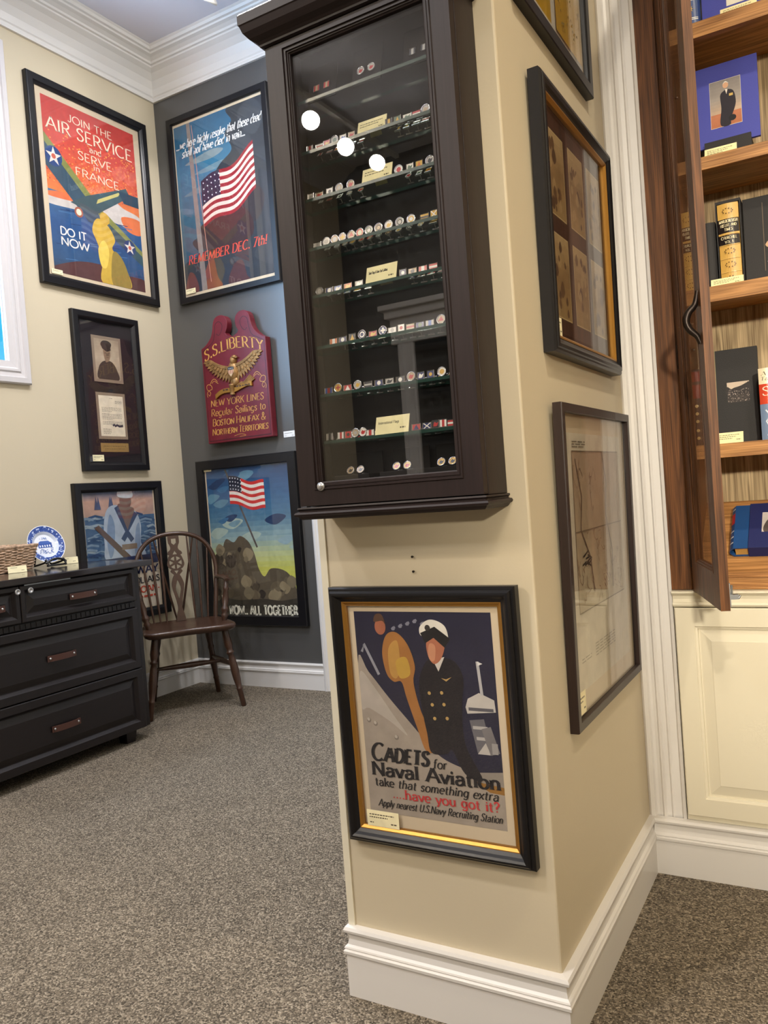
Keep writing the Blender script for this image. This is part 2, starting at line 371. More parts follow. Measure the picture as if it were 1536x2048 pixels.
# ------------------------------------------------------------------ lettering and flat artwork
GL = {
 'A': (.76, ['L0,0 .37,1', 'L.39,1 .76,0', 'L.14,.35 .62,.35']),
 'B': (.62, ['L.08,0 .08,1', 'L.08,1 .3,1', 'A.3,.76,.24,.24,90,-90', 'L.08,.52 .31,.52', 'A.31,.26,.29,.26,90,-90', 'L.08,0 .31,0']),
 'C': (.76, ['A.42,.5,.4,.5,48,312']),
 'D': (.74, ['L.08,0 .08,1', 'L.08,1 .28,1', 'A.28,.5,.42,.5,90,-90', 'L.08,0 .28,0']),
 'E': (.58, ['L.08,0 .08,1', 'L.08,1 .52,1', 'L.08,.52 .44,.52', 'L.08,0 .55,0']),
 'F': (.56, ['L.08,0 .08,1', 'L.08,1 .53,1', 'L.08,.52 .44,.52']),
 'G': (.8, ['A.42,.5,.4,.5,48,300', 'L.66,.08 .66,.42', 'L.48,.42 .78,.42']),
 'H': (.74, ['L.08,0 .08,1', 'L.66,0 .66,1', 'L.08,.52 .66,.52']),
 'I': (.22, ['L.11,0 .11,1']),
 'J': (.46, ['L.36,1 .36,.25', 'A.19,.25,.17,.25,0,-150']),
 'K': (.68, ['L.08,0 .08,1', 'L.6,1 .08,.42', 'L.26,.62 .64,0']),
 'L': (.55, ['L.08,0 .08,1', 'L.08,0 .54,0']),
 'M': (.92, ['L.08,0 .12,1', 'L.12,1 .46,.06', 'L.46,.06 .8,1', 'L.8,1 .84,0']),
 'N': (.76, ['L.08,0 .08,1', 'L.08,1 .68,0', 'L.68,0 .68,1']),
 'O': (.86, ['A.43,.5,.41,.5,0,360']),
 'P': (.58, ['L.08,0 .08,1', 'L.08,1 .3,1', 'A.3,.74,.25,.26,90,-90', 'L.08,.48 .3,.48']),
 'R': (.66, ['L.08,0 .08,1', 'L.08,1 .3,1', 'A.3,.75,.25,.25,90,-90', 'L.08,.5 .3,.5', 'L.3,.5 .64,0']),
 'S': (.56, ['C.5,.82 .4,.97 .26,1 .1,.9 .08,.72 .24,.56 .42,.44 .5,.25 .4,.05 .25,0 .1,.05 .04,.2']),
 'T': (.64, ['L.32,0 .32,1', 'L.02,1 .62,1']),
 'U': (.72, ['L.08,1 .08,.3', 'A.36,.3,.28,.3,180,360', 'L.64,.3 .64,1']),
 'V': (.74, ['L0,1 .37,0', 'L.37,0 .74,1']),
 'W': (1.04, ['L0,1 .26,0', 'L.26,0 .52,.9', 'L.52,.9 .78,0', 'L.78,0 1.04,1']),
 'X': (.7, ['L0,1 .68,0', 'L.68,1 0,0']),
 'Y': (.7, ['L0,1 .35,.48', 'L.7,1 .35,.48', 'L.35,.48 .35,0']),
 'Z': (.64, ['L.04,1 .6,1', 'L.6,1 .04,0', 'L.04,0 .62,0']),
 'a': (.54, ['C.08,.50 .15,.60 .28,.64 .41,.57 .46,.42', 'L.46,.42 .46,0', 'C.46,.37 .28,.37 .09,.28 .07,.11 .19,.0 .36,.05 .46,.17']),
 'b': (.54, ['L.08,0 .08,1', 'A.29,.32,.21,.32,0,360']),
 'c': (.46, ['A.26,.32,.23,.32,50,310']),
 'd': (.54, ['A.25,.32,.21,.32,0,360', 'L.46,0 .46,1']),
 'e': (.5, ['A.26,.32,.23,.32,0,315', 'L.04,.34 .49,.34']),
 'f': (.34, ['L.13,0 .13,.78', 'A.29,.78,.16,.2,180,60', 'L0,.62 .3,.62']),
 'g': (.54, ['A.25,.32,.21,.32,0,360', 'L.46,.64 .46,-.1', 'A.26,-.1,.2,.18,0,-150']),
 'h': (.54, ['L.08,0 .08,1', 'A.27,.4,.19,.24,180,0', 'L.46,.4 .46,0']),
 'i': (.18, ['L.09,0 .09,.64', 'D.09,.84']),
 'k': (.5, ['L.08,0 .08,1', 'L.44,.64 .08,.26', 'L.22,.4 .48,0']),
 'l': (.18, ['L.09,0 .09,1']),
 'm': (.84, ['L.08,0 .08,.64', 'A.24,.42,.16,.22,180,0', 'L.4,.42 .4,0', 'A.57,.42,.17,.22,180,0', 'L.74,.42 .74,0']),
 'n': (.54, ['L.08,0 .08,.64', 'A.27,.4,.19,.24,180,0', 'L.46,.4 .46,0']),
 'o': (.54, ['A.27,.32,.24,.32,0,360']),
 'p': (.54, ['L.08,-.28 .08,.64', 'A.29,.32,.21,.32,0,360']),
 'r': (.36, ['L.08,0 .08,.64', 'A.26,.42,.18,.22,180,60']),
 's': (.42, ['C.37,.52 .28,.62 .18,.63 .07,.52 .12,.38 .3,.28 .37,.14 .28,.02 .16,0 .05,.1']),
 't': (.34, ['L.14,.86 .14,.14', 'A.26,.14,.12,.14,180,300', 'L0,.62 .31,.62']),
 'u': (.54, ['L.08,.64 .08,.24', 'A.27,.24,.19,.24,180,360', 'L.46,.64 .46,0']),
 'v': (.48, ['L0,.64 .24,0', 'L.24,0 .48,.64']),
 'w': (.72, ['L0,.64 .18,0', 'L.18,0 .36,.58', 'L.36,.58 .54,0', 'L.54,0 .72,.64']),
 'x': (.48, ['L0,.64 .46,0', 'L.46,.64 0,0']),
 'y': (.48, ['L0,.64 .24,.02', 'L.48,.64 .14,-.28']),
 '.': (.2, ['D.1,.06']), ',': (.2, ['L.12,.08 .06,-.12']), '-': (.3, ['L.02,.34 .28,.34']), "'": (.14, ['L.08,1 .06,.78']),
 '!': (.22, ['L.13,1 .11,.28', 'D.1,.06']),
 '?': (.46, ['C.04,.8 .12,.98 .28,.98 .4,.82 .34,.62 .22,.48 .22,.28', 'D.22,.06']),
 '&': (.74, ['C.7,.42 .6,.16 .36,0 .12,.04 .06,.24 .22,.46 .4,.62 .44,.84 .32,1 .2,.9 .2,.72 .4,.34 .7,0']),
 '7': (.54, ['L.02,1 .5,1', 'L.5,1 .18,0']), ' ': (.32, []),
}
def _stroke(sp):
    k, body = sp[0], sp[1:]
    if k == 'D':
        return 'D', [tuple(map(float, body.split(',')))]
    if k == 'A':
        cx, cy, rx, ry, a0, a1 = map(float, body.split(','))
        n = max(6, int(abs(a1-a0)/15))
        return 'A', [(cx+rx*math.cos(math.radians(a0+(a1-a0)*i/n)), cy+ry*math.sin(math.radians(a0+(a1-a0)*i/n))) for i in range(n+1)]
    pts = [tuple(map(float, p.split(','))) for p in body.split()]
    if k == 'C':
        out = []
        for i in range(len(pts)-1):
            p0 = pts[max(i-1, 0)]; p1 = pts[i]; p2 = pts[i+1]; p3 = pts[min(i+2, len(pts)-1)]
            for j in range(4):
                t = j/4
                out.append(tuple(.5*((2*p1[q])+(-p0[q]+p2[q])*t+(2*p0[q]-5*p1[q]+4*p2[q]-p3[q])*t*t+(-p0[q]+3*p1[q]-3*p2[q]+p3[q])*t**3) for q in (0, 1)))
        return 'C', out+[pts[-1]]
    return 'L', pts

class Art:
    """flat artwork in metres on a surface T(u, v, n); every layer lies a hair above the last"""
    def __init__(s, T, Wd, Ht, u0=0, v0=0, n0=0, step=.00002):
        s.T, s.W, s.H, s.u0, s.v0, s.n, s.step = T, Wd, Ht, u0, v0, n0, step
        s.mb = MB()
    def up(s): s.n += s.step; return s
    def raw(s, pts, c, fs=None):
        s.mb.add([s.T(s.u0+u, s.v0+v, s.n) for u, v in pts], fs or [tuple(range(len(pts)))], 0, lin(c))
    def poly(s, pts, c, up=True):
        if up: s.up()
        s.raw([(u*s.W, v*s.H) for u, v in pts], c)
        return s
    def rect(s, u0, v0, u1, v1, c, up=True): return s.poly([(u0, v0), (u1, v0), (u1, v1), (u0, v1)], c, up)
    def disc(s, u, v, r, c, up=True, squash=1, n=20, a0=0, a1=360):
        if up: s.up()
        s.raw([(u*s.W+r*s.W*math.cos(math.radians(a0+(a1-a0)*i/n)), v*s.H+r*s.W*squash*math.sin(math.radians(a0+(a1-a0)*i/n))) for i in range(n if a1-a0 == 360 else n+1)], c)
        return s
    def blob(s, pts, c, up=True, sub=5):
        """closed smooth outline"""
        out = []; n = len(pts)
        for i in range(n):
            p0, p1, p2, p3 = pts[i-1], pts[i], pts[(i+1) % n], pts[(i+2) % n]
            for j in range(sub):
                t = j/sub
                out.append(tuple(min(1, max(0, .5*((2*p1[q])+(-p0[q]+p2[q])*t+(2*p0[q]-5*p1[q]+4*p2[q]-p3[q])*t*t+(-p0[q]+3*p1[q]-3*p2[q]+p3[q])*t**3))) for q in (0, 1)))
        return s.poly(out, c, up)
    def grad(s, u0, v0, u1, v1, stops, n=24):
        """bands between colour stops [(t, colour)], bottom to top"""
        s.up()
        for i in range(n):
            t = (i+.5)/n
            for (ta, ca), (tb, cb) in zip(stops, stops[1:]):
                if ta <= t <= tb: break
            k = (t-ta)/max(tb-ta, 1e-6); c = [ca[q]+(cb[q]-ca[q])*k for q in range(3)]
            s.rect(u0, v0+(v1-v0)*i/n, u1, v0+(v1-v0)*(i+1)/n, c, False)
        return s
    def line(s, pts, w, c, up=True):
        if up: s.up()
        s._ribbon([(u*s.W, v*s.H) for u, v in pts], lambda a: w, c)
        return s
    def _ribbon(s, P, wf, c, warp=None):
        n = len(P); L = []; R = []
        for i in range(n):
            a = P[max(i-1, 0)]; b = P[min(i+1, n-1)]
            dx, dy = b[0]-a[0], b[1]-a[1]; l = math.hypot(dx, dy) or 1e-9; dx /= l; dy /= l
            w = wf(math.atan2(dy, dx))/2
            L.append((P[i][0]-dy*w, P[i][1]+dx*w)); R.append((P[i][0]+dy*w, P[i][1]-dx*w))
        pts = L+R
        if warp: pts = [warp(*p) for p in pts]
        s.raw(pts, c, [(i, i+1, n+i+1, n+i) for i in range(n-1)])
    def text(s, txt, u, v, size, c, width=None, slant=0, w=.13, thin=.45, serif=.0, track=.09, warp=None, caps=1.0, centre=False, rise=0):
        """lettering: u, v of the baseline start and width are shares of the sheet, size is the capital height as a share of its height"""
        s.up()
        h = size*s.H
        tot = sum((GL[ch][0]+track)*(1 if i == 0 or caps == 1 else (caps if ch.isupper() else 1)) for i, ch in enumerate(txt))-track
        sx = (width*s.W/tot) if width else h
        x = u*s.W-(tot*sx/2 if centre else 0); y0 = v*s.H; x0 = x
        for i, ch in enumerate(txt):
            wd, strokes = GL[ch]
            k = 1 if (i == 0 or caps == 1 or txt[i-1] == ' ') else caps
            ww = w/(.6+.4*k) if k < 1 else w
            hh = h*k
            sxx = sx*k if k < 1 else sx
            def mp(p):
                X = x+p[0]*sxx+slant*p[1]*hh; Y = y0+p[1]*hh+rise*s.H*(x+p[0]*sxx-x0)/max(tot*sx, 1e-6)
                return (X, Y)
            wf = lambda a: h*ww*(thin+(1-thin)*abs(math.sin(a-slant*.6)))
            for st in strokes:
                kind, P = _stroke(st)
                if kind == 'D':
                    q = mp(P[0]); r = h*ww*(.62 if ww < .2 else .42)
                    pts = [(q[0]+r*math.cos(2*PI*j/10), q[1]+r*math.sin(2*PI*j/10)) for j in range(10)]
                    if warp: pts = [warp(*p_) for p_ in pts]
                    s.raw(pts, c); continue
                Q = [mp(p) for p in P]
                if kind == 'L' and warp: Q = [(Q[0][0]+(Q[1][0]-Q[0][0])*j/4, Q[0][1]+(Q[1][1]-Q[0][1])*j/4) for j in range(5)]
                s._ribbon(Q, wf, c, warp)
                if serif and kind == 'L':
                    dx, dy = P[1][0]-P[0][0], P[1][1]-P[0][1]
                    if abs(dy) > abs(dx)*1.0:
                        for e in (0, 1):
                            if P[e][1] in (0, 1, .64, -.28) :
                                q = mp(P[e]); t = h*.055; sgn = 1 if P[e][1] < P[1-e][1] else -1
                                hw = h*(ww*.5+serif)
                                pts = [(q[0]-hw, q[1]), (q[0]+hw, q[1]), (q[0]+hw*.8, q[1]+sgn*t), (q[0]-hw*.8, q[1]+sgn*t)]
                                if warp: pts = [warp(*p_) for p_ in pts]
                                s.raw(pts, c)
            x += (wd+track)*sxx
        return s
    def scribble(s, u0, u1, v, hgt, c, seed=1):
        """tiny illegible print: broken dashes"""
        r = random.Random(seed); u = u0; s.up()
        while u < u1-.01:
            l = r.uniform(.03, .09); s.rect(u, v, min(u+l, u1), v+hgt, c, False); u += l+.018
        return s
    def done(s, name, m, parent): return build(name, s.mb, m, parent, tidy=False)

def plane_T(O, U, N, tilt=0, H=1):
    O = Vector(O); U = Vector(U); N = Vector(N); V = Vector((0, 0, 1))
    return lambda u, v, n: O+U*u+V*v+N*(n+tilt*v/H)

# ------------------------------------------------------------------ the setting
LX, BY = -3.437, 3.591            # left wall, charcoal back wall
PX0, PX1, PY = -.948, -.498, 1.388   # end of the partition carrying the display case
KY = 2.15                         # bookcase front
RX, FY = 2.2, -3.0                # right wall, wall behind
struct('floor', MB().box(LX-.2, RX+.2, FY-.2, BY+.2, -.08, 0), M['carpet'])
struct('ceiling', MB().box(LX-.2, RX+.2, FY-.2, BY+.2, ROOM_Z, ROOM_Z+.1), M['ceiling'])
WY0, WY1, WZ0, WZ1 = 1.30, 2.475, 1.80, 3.27
wl = MB().box(LX-.14, LX, FY, WY0, 0, ROOM_Z).box(LX-.014, LX, WY1+.035, BY+.14, 0, ROOM_Z).box(LX-.014, LX, WY0, WY1+.035, 0, WZ0).box(LX-.014, LX, WY0, WY1+.035, WZ1, ROOM_Z)
struct('wall_left', wl, M['beige'])
struct('wall_back', MB().box(LX-.14, PX0, BY, BY+.14, 0, ROOM_Z), M['dark_paint'])
wp = MB()
wp.v = []; wp.box(PX0, PX1, PY, BY+.14, 0, ROOM_Z)
struct('wall_pillar', wp, M['beige'], .004)
struct('wall_bookcase', MB().box(PX1, RX, KY+.02, BY+.14, 2.62, ROOM_Z).box(PX1, RX, 2.62, 2.72, 0, 2.62).box(.62, RX, KY+.02, 2.62, 0, 2.62), M['beige'])
struct('wall_right', MB().box(RX, RX+.14, FY, BY, 0, ROOM_Z), M['beige'])
struct('wall_front', MB().box(LX-.14, -2.86, FY-.14, FY, 0, ROOM_Z).box(-1.86, RX+.14, FY-.14, FY, 0, ROOM_Z).box(-2.86, -1.86, FY-.14, FY, 2.2, ROOM_Z), M['dark_paint'])
# doorway in the wall behind, seen only as a reflection in the display case
d1 = MB()
for x in (-2.97, -1.86): d1.box(x, x+.14, FY, FY+.03, 0, 2.2).box(x+.02, x+.04, FY+.03, FY+.04, 0, 2.2).box(x+.10, x+.12, FY+.03, FY+.04, 0, 2.2)
d1.box(-3.02, -1.67, FY, FY+.035, 2.2, 2.40).box(-3.05, -1.64, FY, FY+.07, 2.40, 2.46).box(-3.08, -1.61, FY, FY+.11, 2.46, 2.5)
struct('door_1', d1, M['white'], .004)
struct('wall_hall', MB().box(-3.1, -1.6, FY-1.2, FY-1.1, 0, 2.6).box(-3.1, -3.0, FY-1.1, FY-.14, 0, 2.6).box(-1.7, -1.6, FY-1.1, FY-.14, 0, 2.6).box(-3.1, -1.6, FY-1.2, FY-.14, 2.6, 2.7).box(-3.1, -1.6, FY-1.2, FY-.2, -.08, 0), M['dark_paint'])

BASE = [(-.002, 0), (.015, 0), (.015, .088), (.019, .091), (.0195, .097), (.016, .101), (.018, .103), (.0165, .106), (.012, .110), (.0095, .120), (.010, .130), (.013, .133), (.017, .136), (.018, .141), (.015, .147), (-.002, .148)]
struct('baseboard_pillar', MB().sweep([(PX1, KY+.012), (PX1, PY), (PX0, PY), (PX0, BY)][::-1][0:0] or [(PX0, BY-.02), (PX0, PY), (PX1, PY), (PX1, KY-.0)], [(-d, z) for d, z in BASE]), M['white'])
struct('baseboard_bookcase', MB().sweep([(PX1+.012, KY), (.62, KY)], [(-d, z) for d, z in BASE]), M['white'])
struct('baseboard_left', MB().sweep([(LX, FY), (LX, BY-.012)], [(-d, z*.985) for d, z in BASE]), M['white'])
struct('baseboard_back', MB().sweep([(LX+.0, BY), (-2.516, BY)], [(-d, z*.985) for d, z in BASE]), M['white'])
Z0 = 3.455
CROWN = [(-.002, Z0), (.014, Z0), (.016, Z0+.010), (.012, Z0+.018), (.014, Z0+.024), (.020, Z0+.030), (.030, Z0+.062), (.052, Z0+.096), (.082, Z0+.122), (.108, Z0+.136), (.110, Z0+.144), (.122, Z0+.146), (.126, Z0+.156), (.146, Z0+.166), (.166, Z0+.170), (.170, Z0+.178), (.184, Z0+.180), (.190, Z0+.192), (.200, Z0+.198), (.200, Z0+.2005), (-.002, Z0+.2005)]
struct('trim_1', MB().sweep([(LX, FY), (LX, BY), (PX0, BY)], [(-d, z) for d, z in CROWN]), M['white'])
# casing of the opening at the right end of the charcoal wall
c2 = MB(); T = plane_T((-2.516, BY, 0), (1, 0, 0), (0, -1, 0))
c2.sweep([(-2.516, 0), (-2.516, 0)], [(0, 0)]) if False else None
prof = [(0, 0), (0, .016), (.012, .022), (.020, .022), (.024, .017), (.060, .014), (.066, .020), (.074, .020), (.078, .026), (.098, .026), (.104, .018), (.104, 0)]
c2.prism(prof, lambda u, n, z: Vector((-2.516+u, BY-n, z)), 0, 2.3)
struct('trim_2', c2, M['white'])
d2 = MB().box(-2.41, -1.3, BY-.012, BY-.001, .006, 2.3)
for x0, x1 in ((-2.29, -1.92), (-1.79, -1.42)):
    for z0, z1 in ((.22, .95), (1.12, 2.15)):
        T = plane_T((x0, BY-.0121, z0), (1, 0, 0), (0, -1, 0))
        d2.ring(x1-x0, z1-z0, [(0, 0), (.004, .008), (.016, .008), (.022, .001), (.05, .007), (.06, .007)], T)
        d2.add([T(.06, .06, .007), T(x1-x0-.06, .06, .007), T(x1-x0-.06, z1-z0-.06, .007), T(.06, z1-z0-.06, .007)], [(0, 1, 2, 3)])
dd = struct('door_2', d2, M['white'])
build('door_knob', MB().lathe([(.025, 0), (.025, .006), (.010, .012), (.010, .035), (.026, .05), (.028, .062), (.018, .072), (0, .074)], (-2.35, BY-.012, 1.0), (0, -1, 0), 24, caps=False), M['brass'], dd)
# thin cream corner board down the left edge of the partition
struct('trim_3', MB().box(PX0-.012, PX0+.004, PY-.004, PY+.11, .148, ROOM_Z), M['cream'])
# fluted casing between the partition and the bookcase
fl = [(0, 0), (0, .020), (.006, .026), (.016, .026), (.020, .019), (.026, .016), (.034, .0175), (.038, .022), (.042, .022), (.046, .017), (.056, .0155), (.060, .019), (.063, .019), (.066, .0155), (.082, .0145), (.086, .021), (.094, .024), (.094, 0)]
struct('trim_4', MB().prism(fl, lambda u, n, z: Vector((PX1+.0005+u, KY+.022-n, z)), .146, 2.62), M['white'])

# window in the left wall
wz = MB(); T = plane_T((LX, WY0-.111, WZ0-.092), (0, 1, 0), (1, 0, 0))
wz.ring(WY1-WY0+.222, WZ1-WZ0+.2, [(0, -.002), (0, .018), (.006, .024), (.030, .026), (.034, .018), (.052, .016), (.060, .022), (.070, .022), (.078, .014), (.108, .012), (.111, -.003)], T)
wn = struct('window_1', wz, M['window_white'])
sash = MB(); T2 = plane_T((LX-.026, WY0, WZ0), (0, 1, 0), (1, 0, 0))
sash.ring(WY1-WY0, WZ1-WZ0, [(0, .014), (0, .024), (.003, .024), (.004, .020), (.004, .014), (0, .014)], T2)
build('window_sash', sash, M['window_white'], wn)
build('window_pane', MB().box(LX-.008, LX-.004, WY0+.003, WY1-.003, WZ0+.003, WZ1-.003), M['window_glass'], wn)

# lamps: downlights added out of view for general light, and track heads
for x, y, p, c in DOWN:
    t = thing('added_downlight', 'round white downlight added in the ceiling above (%.1f, %.1f)' % (x, y) if False else 'small round white downlight added unseen in the ceiling for general light', 'ceiling light', (x, y, ROOM_Z), 'added downlights')
    build('trim_ring', MB().lathe([(.075, 0), (.098, 0), (.098, -.006), (.088, -.010), (.076, -.004), (.075, 0)], (x, y, ROOM_Z), (0, 0, 1), 28, caps=False), M['lamp_white'], t)
    build('diffuser', MB().lathe([(0, -.0015), (.075, -.0015)], (x, y, ROOM_Z), (0, 0, 1), 28, caps=False), M['can'], t)
def track(name, a, b, label):
    a, b = Vector(a), Vector(b); d = (b-a).normalized(); n = Vector((-d.y, d.x, 0))
    m = MB().obox((a+b)/2+Vector((0, 0, .012)), (d, n, Vector((0, 0, 1))), ((b-a).length/2, .018, .012))
    for e in (a.lerp(b, .12), a.lerp(b, .88)): m.obox((e.x, e.y, (e.z+.02+ROOM_Z)/2), (d, n, Vector((0, 0, 1))), (.006, .006, (ROOM_Z-e.z-.02)/2))
    o = build(name, m, M['lamp_white']); tag(o, label, 'track'); return o
track('lighting_track', (-2.84, -2.95, 3.60), (-2.84, -1.4, 3.60), 'white ceiling track carrying three round spotlights')
track('lighting_track', (-2.56, 3.09, 3.636), (-2.32, 2.67, 3.636), 'short white ceiling track facing the poster corner')
track('lighting_track', (.28, -1.32, 3.60), (.70, -2.53, 3.60), 'white ceiling track with a spotlight added for the bookcase')
for i, (p, tg, a, w, c) in enumerate(TRACK):
    p = Vector(p); d = (Vector(tg)-p).normalized()
    t = thing('track_spotlight', 'white cylindrical spotlight on the ceiling track', 'spotlight', p, 'track spotlights')
    build('housing', MB().lathe([(.030, -.15), (.048, -.135), (.052, -.02), (.066, -.006), (.066, .004), (.058, .004), (.056, -.004), (0, -.006)], p, d, 28, caps=False), M['lamp_white'], t)
    build('lens', MB().lathe([(0, -.0035), (.056, -.0035)], p, d, 28, caps=False), M['lens_dim' if p.y > 2 else 'lens'], t)
    k = p-d*.09
    build('stem', MB().tube([k, (k.x, k.y, 3.60)], .009, 8), M['lamp_white'], t)

# opal wall lamp added unseen on the wall behind, to brighten the bookcase
def fill_wall_lamp(x, z, watts):
    t = thing('fill_wall_lamp', 'round opal wall lamp added unseen to brighten the bookcase', 'wall lamp', (x, FY, z))
    build('back_plate', MB().lathe([(0, 0), (.06, 0), (.06, .012), (.02, .02), (.018, .10), (0, .10)], (x, FY, z), (0, 1, 0), 28, caps=False), M['brass'], t)
    build('opal_globe', MB().lathe([(.02, .09), (.075, .11), (.11, .16), (.115, .20), (.10, .25), (.06, .285), (0, .295)], (x, FY, z), (0, 1, 0), 32, caps=False), M['opal'], t)
    area_lamp('fill_wall_lamp_light', (x, FY+.30, z), (.35, 2.2, 1.15), .2, watts, WARM).data.spread = math.radians(36)
fill_wall_lamp(1.3, 1.95, 11)

# ------------------------------------------------------------------ framed pictures
def framed(name, label, O, U, N, Wd, Ht, prof, fmat, matm, back_n, art, art_rect, glass_n, tilt=0, tags=(), liner=None, cat='framed picture', extra=None):
    T = plane_T(O, U, N, tilt, Ht)
    t = thing(name, label, cat, T(Wd/2, 0, 0))
    build('frame_moulding', MB().ring(Wd, Ht, [(prof[-1][0], 0), (0, 0)]+prof, T), fmat, t)
    i = prof[-1][0]-.002
    build('mat_board', MB().prism([(i, i), (Wd-i, i), (Wd-i, Ht-i), (i, Ht-i)], T, .002, back_n), matm, t)
    if liner:
        look(build('gilt_liner', MB().ring(Wd, Ht, liner, T), M['gold'], t), 'thin gold inner lip')
    if art:
        u0, v0, w, h = art_rect
        A = Art(T, w, h, u0, v0, back_n+.0003)
        art(A); A.done('print', M['print'], t)
    if extra: extra(T, t)
    build('picture_glass', MB().prism([(i, i), (Wd-i, i), (Wd-i, Ht-i), (i, Ht-i)], T, glass_n, glass_n+.002), M['glass'], t)
    for (u, v, w, h) in tags:
        A = Art(T, w, h, u, v, glass_n+.0026)
        card_face(A)
        mb = A.mb; mb.prism([(u, v), (u+w, v), (u+w, v+h), (u, v+h)], T, glass_n+.0021, glass_n+.0025, 0, lin((232, 222, 190)))
        look(build('price_tag', mb, M['print'], t, tidy=False), 'small cream price tag')
    return t, T
def card_face(A, big=False):
    A.rect(0, 0, 1, 1, (236, 226, 186))
    for k in range(2 if not big else 2): A.scribble(.08, .85-.2*k, .70-.17*k, .07, (88, 80, 62), seed=k+int(A.W*9000))
    A.scribble(.08, .2, .2, .07, (88, 80, 62), 5); A.scribble(.74, .92, .2, .08, (88, 80, 62), 6)

FLAT = [(0, .026), (.003, .030), (.006, .031), (.036, .031), (.039, .029), (.041, .026), (.044, .024), (.050, .020), (.052, .012)]
def flag(A, u, v, w, h, amp, dark=(24, 30, 62), red=(170, 34, 44), white=(232, 214, 198), rise=.0, rows=13, cant=.4):
    """a plain waving striped flag, hoist at (u, v) lower corner"""
    n = 14
    yy = lambda a, b: v+b*h+rise*a+amp*math.sin(a*7.2+.6)*(a**.6)
    A.up()
    for k in range(rows):
        for i in range(n):
            a0, a1 = i/n, (i+1)/n; b0, b1 = k/rows, (k+1)/rows
            A.poly([(u+a0*w, yy(a0, b0)), (u+a1*w, yy(a1, b0)), (u+a1*w, yy(a1, b1)), (u+a0*w, yy(a0, b1))], red if k % 2 == 0 else white, False)
    A.up(); m = int(n*cant)
    for i in range(m):
        a0, a1 = i/n, (i+1)/n
        A.poly([(u+a0*w, yy(a0, .46)), (u+a1*w, yy(a1, .46)), (u+a1*w, yy(a1, 1)), (u+a0*w, yy(a0, 1))], dark, False)
    A.up()
    for r in range(4):
        for q in range(5):
            a = cant*(q+.6)/5.3; A.disc(u+a*w, yy(a, .53+.13*r), .007, (225, 225, 232), False, n=6)

